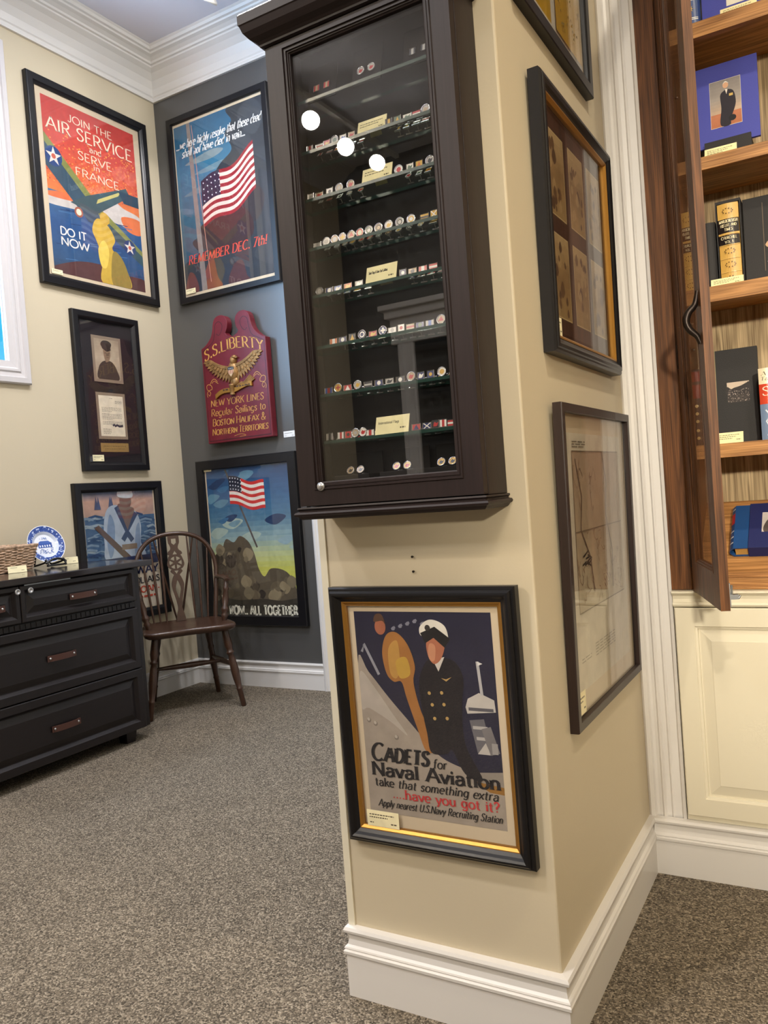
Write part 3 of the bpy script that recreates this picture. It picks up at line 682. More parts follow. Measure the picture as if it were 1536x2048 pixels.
def star(A, u, v, r):
    k = A.W/A.H
    A.poly([(u+r*(1 if q % 2 == 0 else .4)*math.sin(PI*q/5), v+r*k*(1 if q % 2 == 0 else .4)*math.cos(PI*q/5)) for q in range(10)], (222, 214, 206))
def art_air(A):
    A.rect(0, 0, 1, 1, (196, 74, 56))
    A.grad(0, .44, 1, 1, [(0, (224, 130, 62)), (.3, (216, 96, 58)), (.6, (200, 72, 58)), (1, (192, 62, 56))])
    rr = random.Random(3)
    A.up()
    for k in range(420):
        u = rr.random(); v = .52+.3*rr.random()**1.3
        A.rect(u, v, min(1, u+.014), v+.006, (236, 150, 70) if rr.random() < .6 else (176, 66, 58), False)
    A.grad(0, 0, 1, .47, [(0, (52, 60, 78)), (.2, (46, 82, 122)), (.6, (38, 78, 130)), (1, (66, 104, 140))])
    A.blob([(0, .43), (.25, .47), (.55, .50), (.62, .56), (.70, .54), (.8, .50), (1, .47), (1, .38), (.7, .39), (.4, .40), (0, .385)], (204, 196, 190))
    A.blob([(0, .455), (.2, .475), (.36, .45), (.2, .435), (0, .43)], (222, 112, 66))
    A.blob([(.78, .44), (1, .45), (1, .36), (.84, .365)], (220, 116, 66))
    for k in range(26):
        v = .03+.36*rr.random(); u = rr.random()*.9; A.line([(u, v), (min(1, u+.06+.1*rr.random()), v+.008)], .004, (72, 112, 158) if k % 2 else (30, 58, 104))
    # a plain diagonal monoplane shape
    A.poly([(-.0, .775), (0, .60), (.40, .345), (.60, .35)], (54, 78, 96))
    A.poly([(0, .79), (0, .735), (.50, .42), (.60, .36), (.58, .43)], (128, 132, 70))
    A.poly([(.58, .43), (1, .245), (1, .16), (.50, .35)], (58, 82, 92))
    A.poly([(.6, .43), (1, .255), (1, .225), (.58, .39)], (132, 136, 74))
    A.poly([(.22, .43), (.48, .40), (.90, .585), (.86, .63), (.40, .50)], (62, 82, 88))
    A.poly([(.50, .47), (.76, .565), (.80, .60), (.52, .50)], (196, 184, 110))
    A.poly([(.76, .60), (1, .60), (1, .53), (.82, .53)], (44, 62, 80))
    A.disc(.085, .665, .085, (38, 66, 120), n=24); star(A, .085, .665, .08); A.disc(.085, .665, .022, (196, 96, 74))
    A.disc(.85, .26, .07, (38, 62, 110), n=24); star(A, .85, .26, .066); A.disc(.85, .26, .018, (196, 96, 74))
    A.disc(.30, .385, .045, (160, 92, 70)); A.disc(.30, .385, .028, (224, 212, 190))
    A.blob([(0, 0), (0, .03), (.25, .09), (.5, .105), (.75, .08), (1, .075), (1, 0)], (86, 52, 52))
    # plain ochre figure seen from behind
    A.blob([(.50, 0), (.52, .14), (.47, .24), (.43, .30), (.46, .36), (.52, .385), (.62, .35), (.68, .28), (.64, .22), (.74, .17), (.80, .10), (.82, 0)], (206, 170, 66))
    A.blob([(.62, 0), (.62, .14), (.66, .21), (.74, .18), (.80, .10), (.82, 0)], (150, 128, 62))
    A.disc(.58, .395, .055, (198, 160, 62)); A.blob([(.48, .2), (.55, .26), (.6, .2), (.56, .10), (.5, .1)], (232, 202, 92))
    cr = (246, 222, 196)
    A.text('JOIN THE', .26, .905, .044, cr, .48, w=.15, thin=.6, serif=.04)
    A.text('AIR SERVICE', .035, .818, .07, cr, .93, w=.15, thin=.55, serif=.04)
    A.text('and', .47, .772, .036, cr, .13, w=.16, thin=.6)
    A.text('SERVE', .34, .706, .048, cr, .37, w=.15, thin=.6, serif=.04)
    A.text('in', .50, .672, .034, cr, .07, w=.16, thin=.6)
    A.text('FRANCE', .30, .604, .046, cr, .48, w=.15, thin=.6, serif=.04)
    A.text('DO IT', .09, .225, .044, (240, 236, 232), .27, w=.19, thin=.8)
    A.text('NOW', .09, .165, .046, (240, 236, 232), .29, w=.19, thin=.8)

def art_dec(A):
    A.rect(0, 0, 1, 1, (44, 92, 120))
    A.grad(0, 0, 1, 1, [(0, (52, 70, 84)), (.35, (58, 94, 116)), (.7, (52, 112, 144)), (1, (40, 94, 130))])
    for p, c in (([(.1, .76), (.4, .80), (.55, .78), (.4, .75)], (122, 142, 150)), ([(.06, .58), (.3, .62), (.42, .66), (.3, .58)], (96, 124, 138)), ([(.2, .69), (.5, .72), (.62, .70), (.4, .68)], (104, 134, 148))): A.blob(p, c)
    A.blob([(.62, 1), (.66, .92), (.58, .86), (.64, .76), (.50, .70), (.40, .62), (.44, .52), (.26, .42), (.30, .34), (.12, .30), (.18, .22), (0, .17), (0, 0), (1, 0), (1, 1)], (46, 52, 60))
    for p, c in (([(.74, .96), (.9, 1), (1, .9), (.9, .8), (.76, .86)], (62, 68, 76)), ([(.66, .80), (.78, .84), (.86, .76), (.76, .70)], (56, 62, 70)), ([(.6, .5), (.8, .55), (.95, .45), (.85, .32), (.62, .36)], (52, 46, 50)),
                 ([(.2, .36), (.5, .44), (.75, .40), (.8, .25), (.5, .18), (.25, .24)], (58, 38, 40)), ([(.2, .0), (.25, .12), (.34, .18), (.38, .06), (.42, 0)], (120, 62, 50)), ([(.5, 0), (.56, .10), (.66, .12), (.7, .03), (.72, 0)], (80, 48, 46)),
                 ([(0, 0), (.05, .12), (.12, .1), (.15, 0)], (104, 58, 52)), ([(.8, .12), (.9, .2), (1, .16), (1, .05)], (56, 60, 66))): A.blob(p, c)
    A.poly([(.15, 1), (.19, 1), (.25, .0), (.19, .0)], (136, 126, 122)); A.line([(.21, .98), (.30, .04)], .004, (196, 140, 120))
    flag(A, .27, .365, .60, .27, .034, (30, 34, 60), (140, 34, 44), (226, 200, 188), rise=.10)
    wh = (238, 238, 236)
    A.text('...we here highly resolve that these dead', .015, .862, .048, wh, .955, slant=.28, w=.135, thin=.4, serif=.03)
    A.text('shall not have died in vain...', .075, .808, .048, wh, .72, slant=.28, w=.135, thin=.4, serif=.03)
    A.text('REMEMBER DEC. 7th!', .055, .172, .052, (222, 82, 64), .88, slant=.2, w=.15, thin=.4, serif=.09)

def art_now(A):
    A.grad(0, 0, 1, 1, [(0, (120, 116, 92)), (.16, (190, 190, 106)), (.3, (206, 206, 92)), (.42, (194, 204, 150)), (.52, (150, 176, 178)), (.66, (80, 122, 150)), (.8, (52, 98, 140)), (1, (44, 70, 110))], 30)
    rr = random.Random(8)
    for k in range(26):
        u, v = rr.random(), .42+.56*rr.random(); r = .05+.09*rr.random()
        c = rr.choice([(62, 108, 148), (46, 84, 126), (96, 140, 164), (40, 62, 98)]) if v > .62 else rr.choice([(170, 190, 180), (150, 176, 184), (120, 156, 172)])
        A.blob([(max(0, u-r), v), (u, min(1, v+r*.3)), (min(1, u+r), v+.02), (u, v-r*.25)], c)
    A.line([(.24, .985), (.56, .46)], .012, (92, 84, 78))
    flag(A, .275, .755, .42, .185, .018, (36, 38, 54), (206, 52, 48), (236, 226, 214), rise=-.06, rows=9)
    # a plain rocky ridge in place of the picture's figures
    A.blob([(0, .14), (0, .32), (.10, .40), (.18, .52), (.28, .50), (.36, .54), (.46, .50), (.52, .42), (.56, .32), (.62, .27), (.70, .32), (.84, .31), (.93, .26), (1, .14), (1, .10), (0, .08)], (96, 86, 70))
    for k in range(46):
        u = .02+.92*rr.random(); top = .50 if u < .5 else .28
        v = .1+(top-.14)*rr.random(); r = .025+.045*rr.random()
        A.blob([(max(0, u-r), v), (u-r*.2, v+r*.75), (min(1, u+r), v+.01), (u+r*.1, v-r*.6)], rr.choice([(70, 60, 50), (128, 116, 92), (110, 98, 78), (54, 47, 42), (146, 132, 104), (86, 76, 62)]))
    A.poly([(0, 0), (0, .10), (.1, .13), (.3, .115), (.6, .125), (.8, .11), (1, .13), (1, 0)], (60, 56, 48))
    A.rect(.08, .055, .14, .15, (226, 218, 196))
    A.text('NOW.. ALL TOGETHER', .17, .022, .056, (240, 236, 216), .80, w=.24, thin=.9, track=.14)

def art_way(A):
    A.rect(0, 0, 1, 1, (222, 208, 188))
    A.rect(0, .42, 1, 1, (70, 98, 132))
    A.grad(0, .78, 1, 1, [(0, (176, 146, 132)), (.6, (196, 156, 138)), (1, (64, 84, 120))])
    rr = random.Random(5)
    for k in range(90):
        u = rr.random(); v = .43+.36*rr.random()
        A.line([(u-.09, v), (u, v+.012*rr.random()+.006), (min(1, u+.10), v-.004)], .006+.008*rr.random(), rr.choice([(44, 68, 106), (120, 142, 164), (52, 80, 116), (150, 166, 178)]))
    for u in (.17, .2, .36, .38): A.poly([(u-.03, .845), (u, .95), (u+.03, .845)], (78, 86, 116))
    A.blob([(.28, .42), (.24, .56), (.26, .76), (.34, .86), (.5, .87), (.7, .82), (.78, .70), (.76, .55), (.80, .42)], (168, 180, 196))
    A.blob([(.30, .45), (.28, .62), (.34, .8), (.4, .7), (.36, .5)], (124, 144, 172)); A.blob([(.66, .45), (.70, .66), (.76, .7), (.74, .45)], (128, 146, 172))
    A.blob([(.46, .87), (.58, .66), (.70, .82), (.6, .86)], (112, 92, 84)); A.line([(.44, .86), (.57, .64), (.72, .80)], .03, (58, 70, 98))
    A.line([(.57, .64), (.50, .58)], .03, (58, 70, 98)); A.line([(.57, .64), (.64, .57)], .03, (58, 70, 98))
    A.disc(.58, .905, .085, (116, 94, 86), squash=1.15); A.blob([(.48, .94), (.49, 1.0), (.58, 1.01), (.67, 1.0), (.68, .93)], (192, 196, 202))
    A.poly([(.12, .70), (.18, .72), (.60, .44), (.50, .43)], (96, 76, 68)); A.rect(.48, .50, .70, .545, (130, 112, 96))
    A.rect(0, .36, 1, .44, (40, 48, 84))
    A.text('WAY', .66, .285, .062, (40, 48, 92), .33, w=.26, thin=.6, serif=.05)
    A.text('DOLLARS', .56, .205, .048, (34, 36, 52), .44, w=.22, thin=.6, serif=.04)
    A.text('LOAN-', .64, .125, .05, (206, 74, 54), .35, w=.24, thin=.6, serif=.04)
    A.scribble(.68, .92, .08, .016, (206, 74, 54), 3)

def art_cadets(A):
    A.rect(0, 0, 1, 1, (32, 32, 56))
    rr = random.Random(11)
    # hull and deck
    A.blob([(0, 0), (0, .74), (.08, .70), (.22, .58), (.36, .47), (.47, .385), (.58, .31), (.75, .265), (1, .22), (1, .1), (1, 0), (1, 0), (.5, 0), (0, 0)], (164, 152, 140))
    A.blob([(.01, .70), (.10, .64), (.24, .50), (.34, .40), (.22, .46), (.06, .52), (0, .52)], (182, 172, 162))
    A.poly([(.74, .25), (1, .27), (1, .19), (.8, .185)], (150, 140, 130)); A.poly([(.80, .215), (1, .20), (1, .165), (.9, .17)], (150, 106, 46))
    for u, v in ((.05, .46), (.10, .445), (.255, .385)): A.disc(u, v, .017, (130, 120, 112)); A.disc(u-.003, v+.004, .011, (186, 176, 166))
    # ship superstructure from plain blocks
    A.poly([(.78, .56), (.80, .60), (.88, .63), (.98, .60), (.985, .545), (.79, .53)], (196, 190, 184)); A.rect(.80, .545, .97, .56, (90, 88, 96))
    A.poly([(.80, .50), (.90, .51), (.94, .36), (.84, .35)], (104, 102, 108)); A.rect(.82, .46, .92, .475, (176, 172, 170)); A.rect(.84, .41, .92, .425, (176, 172, 170))
    A.poly([(.84, .345), (.90, .40), (.93, .345)], (190, 184, 178)); A.line([(.90, .62), (.885, .775)], .006, (180, 178, 180)); A.poly([(.885, .775), (.92, .765), (.887, .755)], (222, 220, 220))
    A.line([(.91, .47), (.96, .35)], .02, (120, 116, 118)); A.rect(.94, .35, .98, .40, (160, 156, 154))
    A.line([(.04, .80), (.06, .84), (.16, .69)], .006, (150, 150, 160))
    for k in range(7): u, v = .30+.055*k, .955-.012*abs(k-3); A.line([(u-.014, v-.005), (u+.014, v+.007)], .005, (130, 130, 144)); A.line([(u-.005, v+.008), (u+.006, v-.008)], .004, (130, 130, 144))
    # a plain figure in tan flying clothes
    A.blob([(.22, .70), (.20, .80), (.24, .885), (.32, .90), (.40, .84), (.44, .74), (.42, .66), (.46, .52), (.53, .42), (.54, .34), (.47, .335), (.42, .44), (.36, .58), (.33, .66), (.27, .66)], (164, 110, 56))
    A.blob([(.25, .70), (.25, .82), (.32, .86), (.33, .76), (.30, .68)], (188, 142, 72)); A.blob([(.30, .76), (.38, .78), (.40, .70), (.32, .68)], (196, 156, 66))
    A.disc(.20, .925, .042, (166, 100, 74), squash=1.25); A.blob([(.155, .95), (.17, .985), (.22, .985), (.245, .93), (.22, .955)], (88, 62, 48))
    # a plain figure in a dark uniform coat
    A.blob([(.51, .33), (.49, .42), (.47, .52), (.46, .66), (.52, .76), (.60, .785), (.72, .775), (.78, .70), (.76, .58), (.75, .46), (.77, .36), (.86, .225), (.74, .245), (.665, .35), (.62, .33)], (26, 22, 30))
    A.poly([(.575, .775), (.61, .72), (.66, .79)], (214, 206, 198)); A.blob([(.54, .86), (.545, .79), (.585, .755), (.64, .785), (.67, .86), (.60, .885)], (178, 110, 82)); A.blob([(.545, .80), (.56, .77), (.59, .775), (.60, .84), (.56, .85)], (204, 142, 108))
    A.blob([(.51, .885), (.50, .93), (.58, .965), (.68, .935), (.695, .86), (.62, .895)], (226, 220, 208)); A.line([(.515, .876), (.60, .905), (.69, .855)], .022, (22, 20, 24)); A.disc(.555, .925, .02, (52, 48, 46))
    for u, v in ((.53, .615), (.62, .62), (.545, .56), (.63, .565), (.555, .495), (.645, .50)): A.disc(u, v, .0115, (186, 152, 92))
    A.poly([(.625, .69), (.66, .685), (.70, .697), (.66, .675)], (190, 156, 96))
    k = (26, 24, 30)
    A.text('CADETS', .05, .262, .086, k, .43, slant=.14, w=.22, thin=.45, serif=.05, caps=.78)
    A.text('for', .515, .255, .044, k, .095, slant=.16, w=.17, thin=.5, serif=.04)
    A.text('Naval Aviation', .045, .187, .066, k, .93, w=.27, thin=.45, serif=.06)
    A.text('take', .06, .135, .042, k, .145, w=.20, thin=.45, serif=.05)
    A.text('that something extra', .235, .135, .042, k, .72, slant=.24, w=.18, thin=.45, serif=.03)
    A.text('....have you got it?', .19, .083, .046, (196, 54, 58), .77, w=.20, thin=.45, serif=.06)
    A.text('Apply nearest U.S.Navy Recruiting Station', .07, .033, .036, k, .90, slant=.28, w=.15, thin=.45)

UX, UY = (1, 0, 0), (0, 1, 0)
NL, NB, NR = (1, 0, 0), (0, -1, 0), (1, 0, 0)
# left wall
framed('framed_poster', 'black framed red and blue poster reading JOIN THE AIR SERVICE', (LX, 2.693, 2.232), UY, NL, .793, 1.055, FLAT, M['black_frame'], M['mat_pale'], .010, art_air, (.088, .072, .613, .90), .014, tags=[(.066, .058, .066, .024)])
framed('framed_poster', 'black framed poster of a sailor above a war loan slogan, partly behind the chair', (LX, 2.774, .461), UY, NL, .606, .758, FLAT, M['black_frame'], M['mat_pale'], .010, art_way, (.060, .058, .486, .66), .014)
def portrait_extra(T, t):
    for nm, (u, v, w, h), fn in (('photograph', (.121, .479, .199, .249), 0), ('letter', (.121, .172, .199, .251), 1)):
        build('window_mat', MB().prism([(u, v), (u+w, v), (u+w, v+h), (u, v+h)], T, .010, .012), M['bevel'], t)
        A = Art(T, w-.032, h-.032, u+.016, v+.016, .0122)
        if fn == 0:
            A.grad(0, 0, 1, 1, [(0, (150, 132, 112)), (.5, (186, 168, 144)), (1, (160, 142, 120))], 14)
            A.blob([(.10, 0), (.12, .28), (.26, .42), (.42, .47), (.58, .47), (.72, .42), (.86, .26), (.90, 0)], (62, 52, 44))
            A.blob([(.42, .44), (.36, .60), (.36, .76), (.5, .80), (.62, .76), (.63, .6), (.57, .48), (.5, .44)], (136, 112, 90))
            A.blob([(.30, .80), (.26, .88), (.36, .96), (.56, .97), (.70, .90), (.66, .80), (.64, .73), (.36, .75)], (58, 48, 42)); A.blob([(.36, .76), (.5, .73), (.64, .745), (.5, .70)], (32, 27, 25))
            A.rect(.40, .655, .47, .668, (66, 52, 44)); A.rect(.54, .655, .61, .668, (66, 52, 44)); A.rect(.46, .545, .57, .555, (92, 62, 52)); A.line([(.515, .66), (.52, .59)], .02, (112, 92, 74))
        else:
            A.rect(0, 0, 1, 1, (228, 214, 190))
            A.scribble(.44, .56, .93, .008, (70, 64, 56), 1)
            for k in range(3): A.scribble(.66, .94, .87-.025*k, .008, (70, 64, 56), k)
            for k in range(12): A.scribble(.10, .92 if k not in (3, 8) else .5, .70-.032*k-(.03 if k > 3 else 0)-(.03 if k > 8 else 0), .009, (80, 74, 66), k+4)
            A.line([(.50, .26), (.56, .29), (.6, .25), (.68, .28), (.76, .25), (.92, .262)], .012, (60, 58, 70))
            for k in range(5): A.scribble(.10, .42, .17-.028*k, .009, (80, 74, 66), k+40)
        A.done(nm, M['print'], t)
    A = Art(T, .192, .048, .128, .103, .0106); A.rect(0, 0, 1, 1, (150, 120, 70)); A.scribble(.1, .9, .6, .08, (112, 90, 56), 2); A.scribble(.15, .85, .3, .08, (112, 90, 56), 3)
    look(A.done('name_plate', M['brass'] if False else M['print'], t), 'small brass coloured plate')
framed('framed_portrait', 'tall black frame holding an officer photograph above a typed letter', (LX, 2.853, 1.281), UY, NL, .449, .846, [(0, .024), (.003, .029), (.008, .030), (.030, .030), (.036, .026), (.044, .018), (.048, .011)], M['black_frame'], M['mat_dark'], .009, None, None, .014, tags=[(.064, .052, .074, .034)], extra=portrait_extra)
# charcoal wall
framed('framed_poster', 'black framed poster with a torn looking flag reading REMEMBER DEC. 7th' if False else 'black framed smoky blue poster with a flag reading REMEMBER DEC. 7th', (-3.330, BY, 2.242), UX, NB, .738, 1.075, [(0, .024), (.004, .028), (.034, .028), (.038, .012)], M['black_frame'], M['mat_pale'], .009, art_dec, (.043, .056, .652, .966), .013, tags=[(.046, .055, .074, .028)])
framed('framed_poster', 'black framed poster with a flag above a ridge reading NOW ALL TOGETHER', (-3.314, BY, .354), UX, NB, .722, .964, [(0, .024), (.004, .028), (.052, .028), (.056, .012)], M['black_frame'], M['mat_pale'], .009, art_now, (.064, .042, .606, .874), .013, tags=[(.036, .90, .076, .032)])
# pillar front
STEP = [(0, .018), (.003, .022), (.007, .0225), (.0075, .027), (.011, .0305), (.015, .031), (.019, .028), (.023, .023), (.027, .020), (.030, .018)]
framed('framed_poster', 'stepped black frame with gilt lip round the CADETS for Naval Aviation poster', (-.930, PY, .340), UX, NB, .404, .526, STEP, M['black_frame'], M['mat_pale'], .009, art_cadets, (.0515, .064, .298, .412), .0135, tilt=.010, liner=[(.029, .0185), (.031, .0185), (.036, .0145), (.038, .0145), (.038, .009)], tags=[(.046, .036, .074, .033)])
# pillar right side
def art_brown(A):
    A.rect(0, 0, 1, 1, (70, 46, 38))
    rr = random.Random(4)
    for i in range(3):
        for j in range(2):
            u0, v0 = .06+.32*i, .07+.47*j; u1, v1 = u0+.25, v0+.39
            A.rect(u0, v0, u1, v1, (196, 172, 128)); A.grad(u0+.008, v0+.006, u1-.008, v1-.006, [(0, (160, 132, 88)), (.5, (140, 112, 76)), (1, (184, 158, 116))], 10)
            for k in range(16):
                u = u0+.03+.19*rr.random(); v = v0+.03+.3*rr.random(); r = .012+.02*rr.random()
                A.blob([(u-r, v), (u, v+r*1.4), (u+r, v), (u, v-r)], rr.choice([(104, 78, 54), (170, 142, 100), (84, 62, 46)]))
    for k in range(2): A.rect(.025+.005*k, .16+.47*k, .045, .44+.45*k, (196, 184, 140))
def art_map(A):
    A.rect(0, 0, 1, 1, (214, 204, 184))
    A.grad(.07, .30, .93, .93, [(0, (200, 188, 162)), (.4, (176, 158, 132)), (1, (170, 146, 124))], 16)
    rr = random.Random(9)
    for k in range(46):
        u, v = .1+.8*rr.random(), .33+.58*rr.random(); P = [(u, v)]
        for q in range(7):
            u = min(.92, max(.08, u+rr.uniform(-.03, .035))); v = min(.925, max(.31, v+rr.uniform(-.035, .03))); P.append((u, v))
        A.line(P, .0022, rr.choice([(140, 112, 88), (120, 96, 80), (150, 126, 100)]))
    for P in ([(.12, .90), (.2, .75), (.16, .62), (.3, .5), (.34, .36)], [(.6, .93), (.66, .8), (.62, .66), (.72, .5), (.70, .34)]): A.line(P, .006, (104, 84, 72))
    for k in range(9): u, v = .15+.1*rr.random(), .46+.06*rr.random(); A.line([(u, v), (u+.07, v+.02*rr.uniform(-1, 1))], .004, (70, 60, 56))
    for v in (.30, .615, .93): A.line([(.07, v), (.93, v)], .0025, (120, 104, 88))
    for u in (.07, .93): A.line([(u, .30), (u, .93)], .0025, (120, 104, 88))
    for k in range(3): A.scribble(.08, .3, .965-.01*k, .004, (120, 110, 96), k)
    for k in range(5): A.scribble(.3, .68, .10+.012*k, .004, (130, 120, 106), k+7)
    for k in range(2): A.scribble(.06, .22, .11+.012*k, .004, (130, 120, 106), k+17)
def art_ochre(A):
    A.rect(0, 0, 1, 1, (206, 204, 196))
    rr = random.Random(2)
    for u0, u1 in ((.03, .46), (.52, .97)):
        A.rect(u0, .03, u1, .97, (190, 150, 36))
        for k in range(150):
            u = u0+.01+(u1-u0-.04)*rr.random(); v = .04+.9*rr.random()
            A.line([(u, v), (u+.012, v+.012), (u+.018, v+.002)], .003, rr.choice([(120, 96, 30), (160, 122, 30), (92, 84, 60)]))
    A.blob([(.56, .5), (.6, .7), (.7, .72), (.72, .5)], (120, 132, 120))
framed('framed_map', 'slim dark brown frame with a faded contour map, lowest on the pillar side', (PX1, 1.533, .548), UY, NR, .558, .654, [(0, .017), (.001, .019), (.0175, .019), (.0185, .018), (.0185, .0085)], M['brown_frame'], M['mat_pale'], .005, art_map, (.058, .062, .442, .535), .0082, tilt=.010, tags=[(.022, .024, .060, .046)])
def beads(T, t):
    look(build('gilt_liner', MB().ring(.532, .547, [(.030, .0205), (.0305, .022), (.034, .022), (.039, .0165), (.039, .010)], T), M['gold'], t), 'beaded gilt inner edge')
framed('framed_photographs', 'deep black moulded frame with six sepia photographs in brown mat on the pillar side', (PX1, 1.534, 1.301), UY, NR, .532, .547, [(0, .022), (.004, .026), (.008, .0265), (.010, .029), (.016, .030), (.022, .027), (.026, .023), (.030, .021)], M['black_frame'], M['mat_brown'], .008, art_brown, (.045, .05, .442, .447), .012, tilt=.006, tags=[(.040, .040, .042, .036)], extra=beads)
framed('framed_picture', 'black framed pair of ochre yellow prints high on the pillar side', (PX1, 1.484, 1.964), UY, NR, .512, .60, [(0, .018), (.002, .020), (.026, .020), (.030, .016), (.032, .009)], M['black_frame'], M['mat_pale'], .006, art_ochre, (.040, .042, .432, .516), .0095, tilt=.004)
# two bare screws left in the pillar above the poster
for z, lb in ((.922, 'upper small screw left in the bare wall above the naval poster'), (.893, 'lower small screw left in the bare wall above the naval poster')):
    o = build('wall_screw', MB().lathe([(.0012, 0), (.0012, .004), (.0026, .0045), (.0022, .006)], (-.742, PY, z), (0, -1, 0), 10), M['bronze'], None, loc=(-.742, PY, z)); tag(o, lb, 'screw')
# little white label on the charcoal wall
T = plane_T((-2.670, BY, 1.398), UX, NB); A = Art(T, .075, .033, 0, 0, .002); A.rect(0, 0, 1, 1, (228, 228, 226)); A.scribble(.1, .8, .6, .09, (110, 108, 106), 3); A.scribble(.1, .25, .2, .07, (110, 108, 106), 4); A.scribble(.75, .92, .2, .07, (110, 108, 106), 5)
A.mb.prism([(0, 0), (.075, 0), (.075, .033), (0, .033)], T, .0002, .0019, 0, lin((228, 228, 226)))
tag(build('wall_label', A.mb, M['print'], None, loc=(-2.633, BY, 1.398), tidy=False), 'small white label on the charcoal wall beside the burgundy sign', 'label')

# ------------------------------------------------------------------ carved ship sign on the charcoal wall
def outline_mesh(name, outer, holes, T, n0, n1, mats, parent, bev=0):
    """filled outline with holes, thickened between n0 and n1"""
    bm = bmesh.new()
    for loop in [outer]+holes:
        vs = [bm.verts.new((u, v, 0)) for u, v in loop]
        for i in range(len(vs)): bm.edges.new((vs[i-1], vs[i]))
    bmesh.ops.triangle_fill(bm, use_beauty=True, use_dissolve=False, edges=bm.edges[:])
    fs = bm.faces[:]
    r = bmesh.ops.extrude_face_region(bm, geom=fs)
    ex = set(e for e in r['geom'] if isinstance(e, bmesh.types.BMVert))
    bm.verts.index_update()
    mb = MB(); mb.v = [tuple(T(v.co.x, v.co.y, n1 if v in ex else n0)) for v in bm.verts]
    for f in bm.faces: mb.f.append(tuple(v.index for v in f.verts)); mb.m.append(0); mb.c.append(None); mb.sm.append(False)
    bm.free()
    return build(name, mb, mats, parent, bev)
def smooth_path(pts, sub=5, closed=False):
    out = []; n = len(pts)
    for i in range(n if closed else n-1):
        p0 = pts[i-1] if (closed or i) else pts[0]; p1 = pts[i]; p2 = pts[(i+1) % n]; p3 = pts[(i+2) % n] if (closed or i+2 < n) else pts[-1]
        for j in range(sub):
            t = j/sub
            out.append(tuple(.5*((2*p1[q])+(-p0[q]+p2[q])*t+(2*p0[q]-5*p1[q]+4*p2[q]-p3[q])*t*t+(-p0[q]+3*p1[q]-3*p2[q]+p3[q])*t**3) for q in range(len(p1))))
    return out+([] if closed else [pts[-1]])
SX, SZ = -3.168, 1.408
T = plane_T((SX, BY, SZ), UX, NB)
sg = thing('carved_sign', 'burgundy scroll topped wooden sign reading S.S. LIBERTY with a gilded eagle', 'sign', T(.235, 0, 0))
left = smooth_path([(0, .548), (.022, .556), (.05, .575), (.078, .605), (.092, .64), (.098, .668), (.108, .695), (.132, .713), (.168, .714), (.194, .697), (.205, .668), (.2, .635), (.186, .61)], 4)
outl = [(0, 0), (0, .548)]+left[1:]+[(.196, .598), (.235, .583)]
right = [(.466-u, v) for u, v in left][::-1]
outl += [(.27, .598)]+right+[(.466, 0)]
outl = outl[::-1]
build('board', MB().prism(outl, T, .012, .056), M['burgundy'], sg, .003)
build('hanging_cleat', MB().prism([(.06, .05), (.40, .05), (.40, .45), (.06, .45)], T, 0, .013), M['burgundy_dark'], sg)
A = Art(T, .466, .72, 0, 0, .0562)
gd = (196, 146, 70)
arc = lambda x, y: (x, y+.052*math.sin(PI*min(1, max(0, x/.466)))**1.0-.012)
A.text('S.S.LIBERTY', .045,   .662, .084, gd, .915, w=.16, thin=.35, serif=.06, caps=1, warp=arc)
A.text('NEW YORK LINES', .085, .290, .052, gd, .82, slant=.10, w=.12, thin=.4, serif=.045)
A.text('Regular Sailings to', .08, .214, .056, gd, .84, slant=.12, w=.12, thin=.4, serif=.03)
A.text('BOSTON HALIFAX &', .09, .136, .056, gd, .82, slant=.10, w=.12, thin=.4, serif=.045, caps=.8)
A.text('NORTHERN TERRITORIES', .075, .064, .052, gd, .86, slant=.10, w=.13, thin=.4, serif=.04, caps=.82)
for m in (1, -1):
    mx = (lambda u: u) if m == 1 else (lambda u: 1-u)
    A.line(smooth_path([(mx(u), v) for u, v in ((.09, .42), (.05, .43), (.045, .46), (.08, .47), (.12, .455), (.125, .43), (.09, .425))], 4), .003, gd)
    A.line(smooth_path([(mx(u), v) for u, v in ((.10, .47), (.14, .50), (.18, .505), (.22, .48))], 4), .003, gd)
    A.line(smooth_path([(mx(u), v) for u, v in ((.13, .475), (.17, .49), (.23, .465))], 4), .0025, gd)
    A.line(smooth_path([(mx(u), v) for u, v in ((.05, .37), (.04, .395), (.07, .42), (.10, .40), (.08, .38), (.06, .395))], 4), .0025, gd)
    A.line(smooth_path([(mx(u), v) for u, v in ((.26, .855), (.30, .84), (.345, .87), (.36, .915), (.31, .945), (.25, .925), (.235, .87), (.20, .80), (.10, .76), (.03, .735))], 4), .004, (62, 16, 26))
A.line(smooth_path([(.42, .04), (.52, .05), (.60, .035), (.5, .03)], 4), .002, gd)
A.line([(.025, .02), (.025, .74)], .003, (62, 16, 26)); A.line([(.975, .02), (.975, .74)], .003, (62, 16, 26)); A.line([(.02, .02), (.98, .02)], .005, (62, 16, 26))
A.done('painted_lettering', M['paint'], sg)
